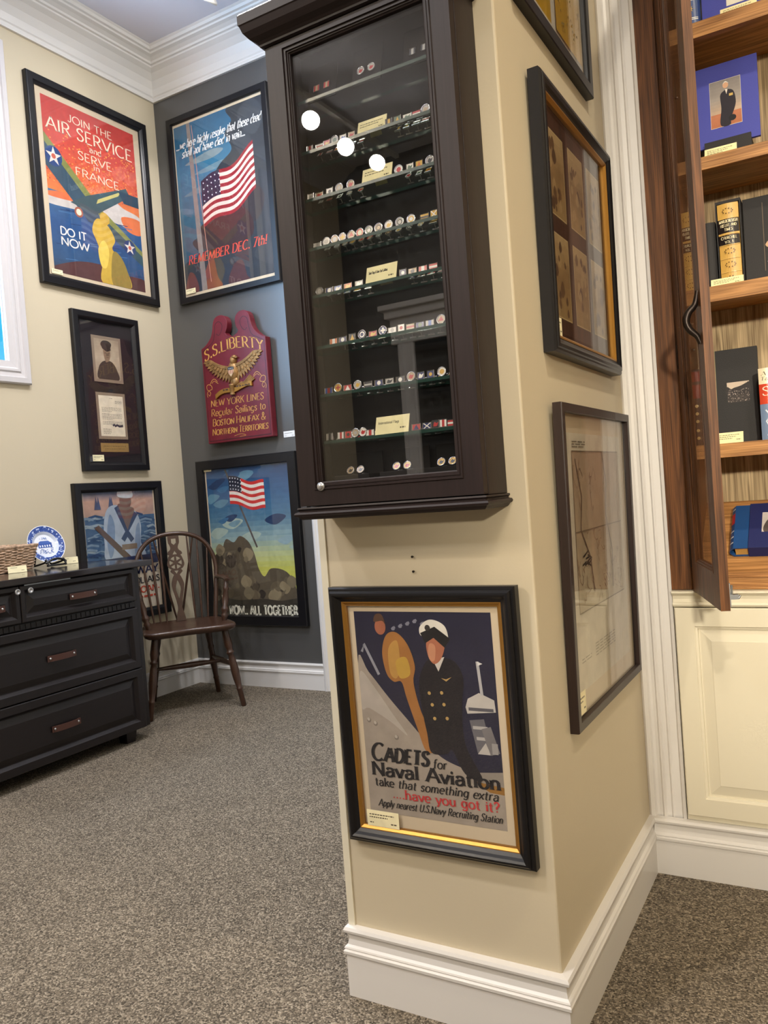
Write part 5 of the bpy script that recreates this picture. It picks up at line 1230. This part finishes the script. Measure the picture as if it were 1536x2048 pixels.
build('plate_body', pm, M['china'], pl, tidy=False)
T = lambda u, v, n: pc+a1*(u-.05)+a2*(v-.05)+ax*n
A = Art(T, .10, .10, 0, 0, .0006); bl = (52, 84, 160)
A.rect(.16, .36, .84, .56, bl); A.poly([(.12, .56), (.30, .70), (.70, .70), (.88, .56)], (70, 100, 172)); 
for k in range(5): A.rect(.22+.12*k, .40, .28+.12*k, .50, (224, 230, 242))
for k in range(34): u, v = .1+.8*rr.random(), .08+.24*rr.random(); A.disc(u, v, .025, rr.choice([bl, (120, 146, 200)]), n=7)
for k in range(16): u, v = .3+.4*rr.random(), .74+.14*rr.random(); A.disc(u, v, .02, (120, 146, 200), n=7)
look(A.done('plate_picture', M['china'], pl), 'blue printed house scene in the centre')
st = MB()
for s in (-1, 1):
    y = 2.472+s*.047
    st.tube(smooth_path([(-3.196, y, TZ+.004), (-3.202, y, TZ+.020), (-3.214, y, TZ+.034), (-3.226, y, TZ+.022), (-3.30, y, TZ+.008)], 4), .0045, 8)
    st.tube(smooth_path([(-3.30, y, TZ+.006), (-3.318, y*.5+2.472*.5, TZ+.06), (-3.350, y*.3+2.472*.7, TZ+.13)], 4), .004, 8)
st.tube(smooth_path([(-3.206, 2.417, TZ+.020), (-3.202, 2.447, TZ+.034), (-3.200, 2.472, TZ+.037), (-3.202, 2.497, TZ+.034), (-3.206, 2.527, TZ+.020)], 4), .0055, 8)
st.tube([(-3.205, 2.422, TZ+.008), (-3.205, 2.522, TZ+.008)], .004, 8)
tag(build('plate_stand', st, M['black'], None, loc=(-3.25, 2.472, TZ)), 'small dark carved stand holding the blue and white plate', 'plate stand')
def top_card(cx, cy, w, h, ang, label):
    d = Vector((math.cos(ang), math.sin(ang), 0)); s = Vector((-d.y, d.x, 0))
    T = lambda u, v, n: Vector((cx, cy, TZ+.0004))+s*(u-w/2)+d*(-.25*v+n)+Vector((0, 0, v*.97+n*.2))
    A = Art(T, w, h, 0, 0, .0008); A.rect(0, 0, 1, 1, (240, 230, 190)); A.scribble(.15, .5, .72, .06, (80, 74, 56), 3); A.scribble(.72, .86, .3, .07, (80, 74, 56), 5)
    A.mb.prism([(0, 0), (w, 0), (w, h), (0, h)], T, -.0004, .0006, 0, lin((238, 228, 186)))
    A.mb.add([T(w*.3, h*.9, -.0006), T(w*.7, h*.9, -.0006), T(w*.7, 0, -.045), T(w*.3, 0, -.045)], [(0, 1, 2, 3)], 0, lin((226, 216, 176)))
    for i in (-1, -2): x_, y_, z_ = A.mb.v[i]; A.mb.v[i] = (x_, y_, TZ+.0004)
    tag(build('price_card', A.mb, M['print'], None, loc=(cx, cy, TZ), tidy=False), label, 'price card')
top_card(-3.150, 2.230, .078, .030, -.35, 'cream price card leaning in front of the wicker basket')
top_card(-3.275, 2.598, .086, .032, -.5, 'cream price card beside the blue and white plate')

# ------------------------------------------------------------------ wheel back armchair in the corner
CO = Vector((-3.089, 3.154, 0)); fd = Vector((.784, -.620, 0)); sd = Vector((.620, .784, 0))
def C3(s, f, z): return CO+sd*s+fd*f+Vector((0, 0, z))
arm = thing('windsor_chair', 'dark wooden wheel back Windsor armchair standing in the room corner', 'chair', CO)
# seat: saddled board with a serpentine front
outl = smooth_path([(-.235, .16), (-.215, .205), (-.12, .215), (0, .200), (.12, .215), (.215, .205), (.235, .16), (.225, 0), (.20, -.15), (.12, -.205), (0, -.215), (-.12, -.205), (-.20, -.15), (-.225, 0)], 4, True)
seat = MB(); n = len(outl)
rings = [(.0, .405), (.90, .400), (.985, .412), (1.0, .424), (.985, .434), (.90, .4365), (.6, .431), (.3, .429)]
vs = []
for k, z in rings[1:]:
    for s, f in outl: vs.append(C3(s*k, f*k, z))
m_ = len(rings)-1
fs = [(i*n+j, i*n+(j+1) % n, (i+1)*n+(j+1) % n, (i+1)*n+j) for i in range(m_-1) for j in range(n)]
seat.add(vs, fs, 0, None, True); seat.add(vs[:n], [tuple(range(n))]); seat.add(vs[-n:], [tuple(range(n))], 0, None, True)
build('seat', seat, M['chair'], arm)
def turned(p0, p1, prof, seg=14):
    p0, p1 = Vector(p0), Vector(p1); d = p1-p0; L = d.length
    return MB().lathe([(r, t*L) for r, t in prof], p0, d, seg)
LEG = [(.010, 0), (.0135, .02), (.0145, .20), (.017, .215), (.017, .228), (.014, .24), (.019, .34), (.0215, .45), (.018, .60), (.014, .655), (.021, .672), (.021, .688), (.015, .70), (.018, .73), (.022, .78), (.019, .90), (.0165, 1.0)]
LEGB = [(.010, 0), (.0135, .02), (.0145, .20), (.017, .215), (.014, .24), (.019, .45), (.015, .62), (.019, .66), (.0145, .69), (.019, .80), (.016, 1.0)]
feet = [(-.236, .212, -.175, .145, LEG), (.236, .212, .175, .145, LEG), (-.178, -.200, -.130, -.135, LEGB), (.178, -.200, .130, -.135, LEGB)]
for s0, f0, s1, f1, pr in feet: build('leg', turned(C3(s0, f0, 0), C3(s1, f1, .412), pr), M['chair'], arm)
def leg_at(k, z): s0, f0, s1, f1, _ = feet[k]; t = z/.412; return (s0+(s1-s0)*t, f0+(f1-f0)*t)
STR = [(.007, 0), (.009, .06), (.013, .3), (.0155, .5), (.013, .7), (.009, .94), (.007, 1)]
for a, b in ((0, 2), (1, 3)):
    p, q = leg_at(a, .215), leg_at(b, .215); build('stretcher', turned(C3(*p, .215), C3(*q, .215), STR), M['chair'], arm)
ml = [(leg_at(a, .215)[0]*.5+leg_at(b, .215)[0]*.5, leg_at(a, .215)[1]*.5+leg_at(b, .215)[1]*.5) for a, b in ((0, 2), (1, 3))]
build('stretcher', turned(C3(*ml[0], .215), C3(*ml[1], .215), STR), M['chair'], arm)
# back plane: leans 12 degrees
fb, TANB = -.155, math.tan(math.radians(11))
def B3(s, z, n=0): return C3(s, fb-(z-.43)*TANB+n, z)
half = [(.185, .425), (.198, .52), (.211, .62), (.219, .70), (.212, .765), (.185, .83), (.140, .878), (.075, .906), (0, .914)]
bow = [B3(s, z) for s, z in smooth_path(half+[(-s, z) for s, z in half[-2::-1]], 4)]
build('back_bow', MB().tube(bow, [.0125]*len(bow), 12), M['chair'], arm)
def bow_z(s):
    P = smooth_path(half, 6); s = abs(s)
    best = None
    for (a, za), (b, zb) in zip(P, P[1:]):
        if zb > .7 and min(a, b) <= s <= max(a, b): best = za+(zb-za)*((s-a)/((b-a) or 1e-6))
    return best or .9
SPN = [(.0045, 0), (.0062, .15), (.0068, .5), (.0055, .8), (.0042, 1)]
for s0, s1 in ((.145, .181), (.112, .128), (.078, .074)):
    for g in (-1, 1): build('spindle', turned(B3(g*s0, .428), B3(g*s1, bow_z(s1)-.004), SPN, 10), M['chair'], arm)
for g in (-1, 1):   # bracing sticks from the tail piece
    build('brace_stick', turned(C3(g*.012, -.245, .424), B3(g*.108, bow_z(.108)-.006, -.006), SPN, 10), M['chair'], arm)
build('tail_piece', MB().prism([(-.035, -.19), (.035, -.19), (.028, -.265), (-.028, -.265)], lambda s, f, z: C3(s, f, z), .405, .426), M['chair'], arm, .003)
hf = [(.026, .434), (.020, .47), (.012, .50), (.014, .53), (.022, .57), (.031, .61), (.033, .64), (.022, .672), (.016, .685), (.026, .695), (.033, .705), (.026, .716), (.036, .722), (.047, .745), (.036, .785), (.030, .793), (.040, .800), (.036, .813), (.024, .823), (.020, .835), (.024, .85), (.030, .866), (.030, .908)]
out = smooth_path(hf, 3); ol = out+[(-a, b) for a, b in out[::-1]]
ol = [(a, b) for a, b in ol]
holes = []
holes.append(smooth_path([(0, .555), (.008, .58), (.014, .608), (.008, .635), (0, .655), (-.008, .635), (-.014, .608), (-.008, .58)], 3, True))
holes.append([(0, .690), (.012, .708), (-.012, .708)])
for k in range(6):
    a0, a1 = math.radians(60*k+38), math.radians(60*k+82)
    holes.append([(.012*math.cos((a0+a1)/2), .752+.012*math.sin((a0+a1)/2))]+[(.034*math.cos(a0+(a1-a0)*t), .752+.034*math.sin(a0+(a1-a0)*t)) for t in (0, .33, .66, 1)])
holes.append([(0, .818), (.012, .798), (-.012, .798)][::-1])
holes.append([(-.013, .862), (-.013, .885), (.013, .885), (.013, .862), (0, .850)])
outline_mesh('wheel_splat', ol, holes, lambda s, z, n: B3(s, z, n), -.005, .005, M['chair'], arm)
look(bpy.data.objects['wheel_splat'], 'pierced splat with a carved wheel')
for g in (-1, 1):
    z = .655
    P = smooth_path([(g*.215, fb-(z-.43)*TANB+.004, z), (g*.232, -.13, z+.001), (g*.240, -.06, z), (g*.236, .0, z-.003), (g*.232, .03, z-.006)], 4)
    am = MB(); pts = [C3(*p) for p in P]
    am.tube(pts, [.013+.007*math.sin(PI*min(1, i/(len(pts)-1)+.1)) for i in range(len(pts))], 10, flat=lambda o: Vector((o.x, o.y, o.z*.62)))
    build('armrest', am, M['chair'], arm)
    build('arm_post', turned(C3(g*.196, .055, .430), C3(g*.234, .005, .652), [(.012, 0), (.015, .08), (.020, .15), (.014, .2), (.021, .25), (.021, .30), (.013, .36), (.019, .5), (.013, .72), (.018, .76), (.012, .82), (.013, 1)]), M['chair'], arm)

# ------------------------------------------------------------------ oak bookcase over a cream base cabinet
OX0, OX1, OB = -.404, .60, 2.40
bc = thing('bookcase', 'oak bookcase with an open glazed door set into the wall', 'bookcase', ((OX0+OX1)/2, KY, .745))
build('face_frame', MB().box(OX0, -.354, KY, KY+.022, .746, 2.60).box(-.354, -.338, KY+.004, KY+.022, .746, 2.60).box(.56, OX1, KY, KY+.022, .746, 2.60).box(-.338, .56, KY, KY+.022, 2.52, 2.60), M['oak'], bc, .0015)
for x in (-.358, .56): build('side_panel', MB().box(x, x+.018, KY+.023, OB, .746, 2.60), M['oak'], bc)
build('back_panel', MB().box(-.358, .578, OB+.001, OB+.012, .746, 2.60), M['oak_pale'], bc)
SH = [(1.075, 1.110), (1.462, 1.500), (1.787, 1.819), (2.109, 2.147)]
for z0, z1 in SH: build('shelf', MB().box(-.3395, .559, KY+.010, KY+.030, z0, z1).box(-.3395, .559, KY+.0302, OB, z1-.02, z1), M['oak_h'], bc, .001)
sl = MB(); 
P0, P1 = Vector((0, KY+.030, .785)), Vector((0, OB-.001, .955))
sl.prism([(P0.y, P0.z), (P1.y, P1.z), (P1.y, .75), (P0.y, .75)], lambda y, z, x: Vector((x, y, z)), -.3395, .559)
look(build('sloping_shelf', sl, M['oak_h'], bc), 'sloping display shelf at the bottom')
build('shelf_lip', MB().box(-.3395, .559, KY+.008, KY+.0295, .746, .774).box(-.3395, .559, KY+.0, KY+.008, .746, .752), M['oak_h'], bc, .0015)
for z in (1.37, 1.44, 1.62, 2.04): build('shelf_peg', MB().lathe([(0, 0), (.004, 0), (.004, .008), (.003, .009), (0, .009)], (-.3395, 2.30, z), (1, 0, 0), 10, caps=False), M['silver'], bc)
# open glazed door
Hh, Ff = Vector((-.338, 2.132, 0)), Vector((-.2345, 1.8185, 0))
ed = (Ff-Hh).normalized(); nd = Vector((-.950, -.311, 0)); dwid = (Ff-Hh).length
D0, D1 = .747, 2.42
dT = lambda u, z, n: Hh+ed*u+nd*n+Vector((0, 0, z))
dm = MB(); sw = .058
for poly in ([(0, D0), (sw, D0), (sw, D1), (0, D1)], [(dwid-sw, D0), (dwid, D0), (dwid, D1), (dwid-sw, D1)], [(sw, D0), (dwid-sw, D0), (dwid-sw, D0+.075), (sw, D0+.075)], [(sw, D1-.07), (dwid-sw, D1-.07), (dwid-sw, D1), (sw, D1)]):
    dm.prism(poly, dT, -.0095, .0095)
W2, H2 = dwid-2*sw, D1-D0-.145
T2 = lambda u, v, n: dT(sw+u, D0+.075+v, n)
dm.ring(W2, H2, [(-.001, .0090), (-.001, .0105), (.003, .0105), (.004, .008), (.008, .007), (.009, .0045), (.012, .004), (.012, -.004), (0, -.009)], T2)
bd = build('door', dm, M['oak'], bc, 0)
build('glass_pane', MB().prism([(.010, .010), (W2-.010, .010), (W2-.010, H2-.010), (.010, H2-.010)], T2, -.0015, .0015), M['case_glass'], bd)
hp = [dT(dwid-.030, z, n) for z, n in smooth_path([(1.318, .0095), (1.335, .016), (1.350, .030), (1.368, .036), (1.386, .030), (1.402, .016), (1.430, .0095)], 4)]
hd = MB().tube(hp, [.005+.003*math.sin(PI*i/(len(hp)-1)) for i in range(len(hp))], 8)
for z in (1.322, 1.428): hd.lathe([(0, -.0245), (.005, -.0245), (.005, -.0215), (.002, -.0215), (.002, 0), (0, 0)], dT(dwid-.030, z, .0125), nd, 10, caps=False)
look(build('handle', hd, M['bronze'], bd), 'dark bow handle')
for z in (.835, 1.335, 1.95):
    hg = MB().lathe([(.0035, 0), (.0045, .002), (.0045, .058), (.0035, .060)], dT(-.004, z-.03, .0075), (0, 0, 1), 12)
    build('hinge', hg, M['bronze'], bd)
look(build('brass_strip', MB().prism([(-.006, D0+.01), (-.001, D0+.01), (-.001, D1-.01), (-.006, D1-.01)], dT, -.004, -.001), M['brass'], bd), 'brass strip along the hinge edge')
ct = MB().prism([(dwid-.034, D0+.008), (dwid-.004, D0+.008), (dwid-.004, D0+.058), (dwid-.034, D0+.058)], dT, -.0125, -.0096)
ct.prism([(dwid-.026, D0+.022), (dwid-.012, D0+.022), (dwid-.012, D0+.032), (dwid-.026, D0+.032)], dT, -.030, -.0125)
ct.tube([dT(dwid-.018, D0+.027, -.016), dT(dwid-.018, D0+.040, -.018), dT(dwid-.018, D0+.052, -.018)], .0022, 8)
ct.tube([dT(dwid-.018, D0+.028, -.020), dT(dwid-.018, D0+.024, -.032), dT(dwid-.018, D0+.030, -.034)], .0024, 8)
look(build('catch', ct, M['steel'], bd), 'grey metal catch low on the inner face')

cb = thing('base_cabinet', 'cream painted base cabinet with a raised panel door under the bookcase', 'cabinet', (0, KY, .148))
build('body', MB().box(-.402, .60, KY+.003, 2.60, .148, .744), M['cream'], cb)
LED = [(0, 0), (.010, .001), (.013, .006), (.010, .010), (.006, .012), (.005, .020), (.008, .028), (.014, .033), (.018, .036), (.018, .041), (0, .042)]
build('ledge_moulding', MB().sweep([(-.402, KY), (.60, KY)], [(-d, .7035+z) for d, z in LED]), M['cream'], cb)
def cream_door(x0, x1):
    m = MB(); T = lambda u, v, n: Vector((x0+u, KY+.0025-n, .165+v)); Wd, Ht = x1-x0, .536
    m.ring(Wd, Ht, [(0, 0), (0, .014), (.002, .016), (.046, .016), (.048, .013), (.053, .011), (.054, .006), (.058, .006), (.082, .012), (.084, .013)], T)
    m.add([T(.084, .084, .013), T(Wd-.084, .084, .013), T(Wd-.084, Ht-.084, .013), T(.084, Ht-.084, .013)], [(0, 1, 2, 3)])
    return build('door', m, M['cream'], cb)
cream_door(-.3985, .10); cream_door(.104, .598)

# ------------------------------------------------------------------ books and folders on the shelves
def spine_book(name, label, x0, x1, y0, y1, z0, h, m_cover, spine_fn=None, group=None, cat='book', m_spine=None):
    o = thing(name, label, cat, ((x0+x1)/2, (y0+y1)/2, z0), group)
    n = 8; sp = [(x0+(x1-x0)*k/n, y0-.006*math.sin(PI*k/n)) for k in range(n+1)]
    shell = MB().prism(sp+[(x1, y1), (x1-.0025, y1), (x1-.0025, y0+.004), (x0+.0025, y0+.004), (x0+.0025, y1), (x0, y1)], lambda x, y, z: Vector((x, y, z)), z0+.0005, z0+h)
    build('cover', shell, m_cover, o)
    build('page_block', MB().box(x0+.003, x1-.003, y0+.005, y1-.004, z0+.003, z0+h-.004), M['pages'], o)
    if spine_fn:
        def T(u, v, n): t = max(0, min(1, u/(x1-x0))); return Vector((x0+u, y0-.006*math.sin(PI*t)-n*1.0, z0+v))
        A = Art(T, x1-x0, h, 0, 0, .0004, step=.0001); spine_fn(A); A.done('spine_print', M['enamel'], o)
    return o
def bands(A, v0, v1, c):
    n = 8; A.up()
    for k in range(n): A.rect(k/n, v0, (k+1)/n, v1, c, False)
def panel(name, label, x0, x1, z0, z1, y, lean, thick, m_, cat, draw=None, group=None, mat_print='print'):
    """a flat folder or picture standing up and leaning back"""
    def T(u, v, n): return Vector((x0+u, y+v*math.sin(lean)-n*math.cos(lean), z0+v*math.cos(lean)+n*math.sin(lean)+.0006))
    o = thing(name, label, cat, ((x0+x1)/2, y, z0), group)
    Wd, Ht = x1-x0, (z1-z0)/math.cos(lean)
    build('cover', MB().prism([(0, 0), (Wd, 0), (Wd, Ht), (0, Ht)], T, -thick, 0), m_, o, .0008)
    if draw:
        A = Art(T, Wd, Ht, 0, 0, .0004); draw(A); A.done('cover_print', M[mat_print], o)
    return o
s1, s2, s3, s4 = [z for _, z in SH]
# top shelf
def star_spine(A):
    bands(A, 0, 1, (38, 66, 120))
    for v in (.10, .30, .52, .74, .95): bands(A, v-.012, v-.004, (220, 220, 214)); bands(A, v+.004, v+.012, (220, 220, 214))
    for v in (.20, .41, .63, .85):
        A.up()
        for k in range(8):
            t = PI*k/4; A.poly([(.5+.05*math.cos(t+.5), v+.008*math.sin(t+.5)), (.5+.33*math.cos(t), v+.042*math.sin(t)), (.5+.05*math.cos(t-.5), v+.008*math.sin(t-.5))], (226, 190, 60), False)
        A.disc(.5, v, .16, (232, 200, 80))
spine_book('book', 'blue leather book with gold sunbursts on its spine on the top bookcase shelf', -.294, -.256, 2.19, 2.36, s4, .235, M['leather_blue'], star_spine)
panel('presentation_folder', 'blue cloth folder cut off by the top edge on the top bookcase shelf', -.253, -.06, s4, s4+.24, 2.235, .10, .012, M['cloth_blue'], 'folder', lambda A: A.rect(.30, .22, .85, .9, (226, 222, 206)))
BG = 'price cards in the bookcase'
easel_card(-.206, .082, .026, 2.186, s4, 2, 'cream price card in front of the folder on the top bookcase shelf', BG)
# second shelf
def fold_blue(A):
    A.rect(.245, .215, .735, .79, (206, 200, 190)); A.grad(.25, .22, .73, .785, [(0, (170, 106, 74)), (.25, (176, 112, 82)), (.3, (186, 160, 138)), (.6, (150, 142, 136)), (1, (128, 122, 120))], 14)
    A.blob([(.40, .24), (.42, .44), (.41, .60), (.47, .65), (.53, .66), (.62, .62), (.65, .48), (.60, .36), (.56, .30), (.55, .22)], (40, 36, 46))
    A.disc(.50, .715, .045, (206, 160, 128), squash=1.2); A.blob([(.455, .73), (.5, .765), (.55, .73), (.5, .75)], (210, 206, 200)); A.rect(.55, .57, .61, .60, (196, 166, 96)); A.disc(.585, .30, .06, (30, 28, 34), squash=.9)
    A.poly([(.49, .665), (.51, .60), (.53, .66)], (222, 214, 204))
panel('presentation_folder', 'blue cloth folder framing an officer portrait photograph', -.283, -.135, s3+.036, 2.068, 2.215, .14, .008, M['cloth_blue'], 'folder', fold_blue)
tag(build('folder_stand', MB().box(-.262, -.155, 2.205, 2.30, s3+.0005, s3+.036).box(-.262, -.155, 2.198, 2.205, s3+.0005, s3+.0445), M['cloth_black'], None, loc=(-.21, 2.25, s3)), 'low black block holding up the portrait folder', 'stand')
spine_book('book', 'dark slim book mostly hidden behind the blue portrait folder', -.298, -.276, 2.25, 2.38, s3, .165, M['cloth_black'], lambda A: [bands(A, v, v+.012, (190, 170, 120)) for v in (.1, .3, .5, .7, .9)])
easel_card(-.262, .074, .027, 2.185, s3, 3, 'cream price card below the blue portrait folder', BG)
# third shelf
def marl(A):
    for v0, v1, c in ((0, .50, None), (.50, .615, (34, 28, 28)), (.645, .815, (34, 28, 28))):
        if c: bands(A, v0, v1, c)
    for v in (.17, .335, .50, .63, .82): bands(A, v-.006, v, (226, 190, 112)); bands(A, v-.010, v-.006, (140, 104, 50))
    for v in (.085, .255, .42, .905):
        A.up()
        for k in range(10): t = 2*PI*k/10; A.disc(.5+.24*math.cos(t), v+.030*math.sin(t), .035, (96, 72, 40), False, n=6)
    g = (226, 214, 176)
    A.text('MARLBOROUGH', .06, .765, .036, g, .88, w=.16); A.text('HIS LIFE AND', .12, .715, .034, g, .76, w=.16); A.text('TIMES', .3, .665, .034, g, .4, w=.16)
    A.text('CHURCHILL', .12, .565, .034, g, .76, w=.16); A.text('VOL. II', .3, .515, .030, g, .4, w=.16)
spine_book('book', 'tan leather book with black title bands reading MARLBOROUGH', -.2425, -.1945, 2.196, 2.36, s2, .203, M['tan'], marl)
sc_ = MB().box(-.2475, -.2445, 2.200, 2.366, s2+.0006, s2+.213).box(-.1925, -.1895, 2.200, 2.366, s2+.0006, s2+.213).box(-.2443, -.1927, 2.3625, 2.366, s2+.0006, s2+.213).box(-.2443, -.1927, 2.200, 2.362, s2+.2065, s2+.213)
tag(build('slipcase', sc_, M['cloth_black'], None, loc=(-.2185, 2.28, s2)), 'black slipcase round the tan leather book', 'slipcase')
spine_book('book', 'tan leather volume with black bands seen through the door glass', -.334, -.292, 2.196, 2.36, s2, .203, M['tan'], marl)
spine_book('book', 'black cloth book left of the slipcase on the third bookcase shelf', -.288, -.2515, 2.215, 2.37, s2, .170, M['cloth_black'])
def blk(A):
    A.rect(.26, .12, .27, .92, (96, 84, 70)); A.disc(.62, .80, .05, (176, 140, 112)); A.disc(.60, .76, .04, (30, 28, 30)); A.blob([(.28, .42), (.36, .48), (.42, .42), (.36, .37)], (196, 160, 128)); A.disc(.35, .42, .022, (64, 52, 46))
    A.line(smooth_path([(.30, .22), (.36, .27), (.40, .22), (.46, .26), (.52, .22), (.60, .25), (.7, .22), (.78, .27)], 3), .0012, (214, 208, 196))
panel('photograph_folder', 'black signed photograph folder on the third bookcase shelf', -.188, -.02, s2, s2+.215, 2.215, .10, .020, M['cloth_black'], 'folder', blk)
easel_card(-.266, .075, .021, 2.180, s2, 3, 'cream price card below the tan leather book', BG)
# fourth shelf
def blk2(A):
    A.rect(.10, 0, .112, 1, (150, 140, 104)); A.rect(.335, .43, .80, .645, (196, 178, 160)); A.rect(.335, .43, .80, .575, (58, 52, 50)); r = random.Random(3)
    A.blob([(.335, .60), (.42, .575), (.48, .585), (.62, .60), (.74, .625), (.80, .63), (.80, .52), (.335, .52)], (46, 42, 42))
    A.up()
    for k in range(120): u, v = .34+.45*r.random(), .435+.13*r.random(); A.rect(u, v, u+.01, v+.006, r.choice([(150, 136, 128), (96, 86, 82), (196, 180, 170)]), False)
panel('photograph_book', 'tall black book with a small crowd photograph on its cover', -.291, -.178, s1, s1+.243, 2.245, .08, .012, M['cloth_black'], 'book', blk2)
def dj(A):
    bands(A, 0, .50, (118, 138, 168)); bands(A, .50, .78, (204, 72, 48)); bands(A, .78, 1, (236, 222, 190))
    A.text('A', .18, .90, .05, (60, 52, 48), .3, slant=.2, w=.16); A.text('Ta', .12, .83, .05, (60, 52, 48), .5, slant=.2, w=.16)
    A.text('S', .2, .62, .12, (236, 222, 200), .5, w=.14); A.line([(.35, .42), (.62, .34), (.36, .26), (.6, .16), (.4, .06)], .0035, (206, 214, 226))
spine_book('book', 'book in a red, cream and blue dust jacket on the fourth bookcase shelf', -.1735, -.1385, 2.195, 2.33, s1, .176, mat('red_jacket', (206, 84, 56), .4), dj)
spine_book('book', 'black book with gilt ornaments behind the door glass, fourth shelf', -.3345, -.304, 2.195, 2.33, s1, .195, M['cloth_black'], lambda A: (bands(A, .62, .8, (120, 36, 40)), bands(A, .84, .97, (120, 36, 40)), [A.disc(.5, v, .14, (200, 176, 120), n=8) for v in (.1, .2, .32, .42, .52)]))
easel_card(-.275, .060, .028, 2.182, s1, 3, 'cream price card in front of the tall black book', BG)
# blue boxed book on the sloping shelf
sn = Vector((0, -(P1.z-P0.z), (P1.y-P0.y))).normalized(); su = Vector((0, P1.y-P0.y, P1.z-P0.z)).normalized()
bo = Vector((-.258, KY+.075, P0.z+(KY+.075-P0.y)*(P1.z-P0.z)/(P1.y-P0.y)))
bT = lambda u, v, n: bo+Vector((1, 0, 0))*u+su*v+sn*(n+.0008)
bb = thing('boxed_book', 'thick blue leather book half out of a navy slipcase on the sloping shelf', 'book', bo)
n = 8
rnd = [(-.010*math.sin(PI*k/n), .0295*(1-k/n)+.0) for k in range(n+1)]
cv = MB().prism([(.034, 0), (.034, .003), (.004, .003)]+[(-.010*math.sin(PI*k/n)+.001, .003+.0235*k/n) for k in range(1, n)]+[(.004, .0265), (.034, .0265), (.034, .0295)]+[(-.010*math.sin(PI*k/n), .0295*(1-k/n)) for k in range(n+1)], lambda u, n_, v: bT(u, v, n_), 0, .165)
build('cover', cv, M['leather_blue'], bb)
build('page_block', MB().prism([(.004, .0035), (.034, .0035), (.034, .026), (.004, .026)], lambda u, n_, v: bT(u, v, n_), .003, .162), M['pages'], bb)
build('slipcase', MB().prism([(.0345, -.0), (.150, -.0), (.150, .032), (.0345, .032)], lambda u, n_, v: bT(u, v, n_), -.002, .168), M['cloth_navy'], bb, .001)
A = Art(lambda u, v, n_: bT(.065+u, .055+v, .0325+n_), .06, .075); A.rect(0, 0, 1, 1, (196, 188, 184)); A.blob([(.1, .0), (.15, .5), (.4, .7), (.75, .5), (.9, 0)], (84, 74, 72)); A.disc(.45, .68, .15, (160, 140, 130)); A.done('cover_picture', M['print'], bb)
lb = MB()
for v in (.02, .042, .064, .150): lb.add([bT(-.010*math.sin(PI*k/n)-.0006, v+d, .0295*(1-k/n)) for d in (0, .004) for k in range(n+1)], [(k, k+1, n+2+k, n+1+k) for k in range(n)], 0, lin((206, 210, 214)))
lb.add([bT(-.010*math.sin(PI*k/n)-.0006, v, .0295*(1-k/n)) for v in (.095, .135) for k in range(n+1)], [(k, k+1, n+2+k, n+1+k) for k in range(n)], 0, lin((186, 44, 56)))
look(build('spine_print', lb, M['enamel'], bb), 'silver bands and a red label on the spine')
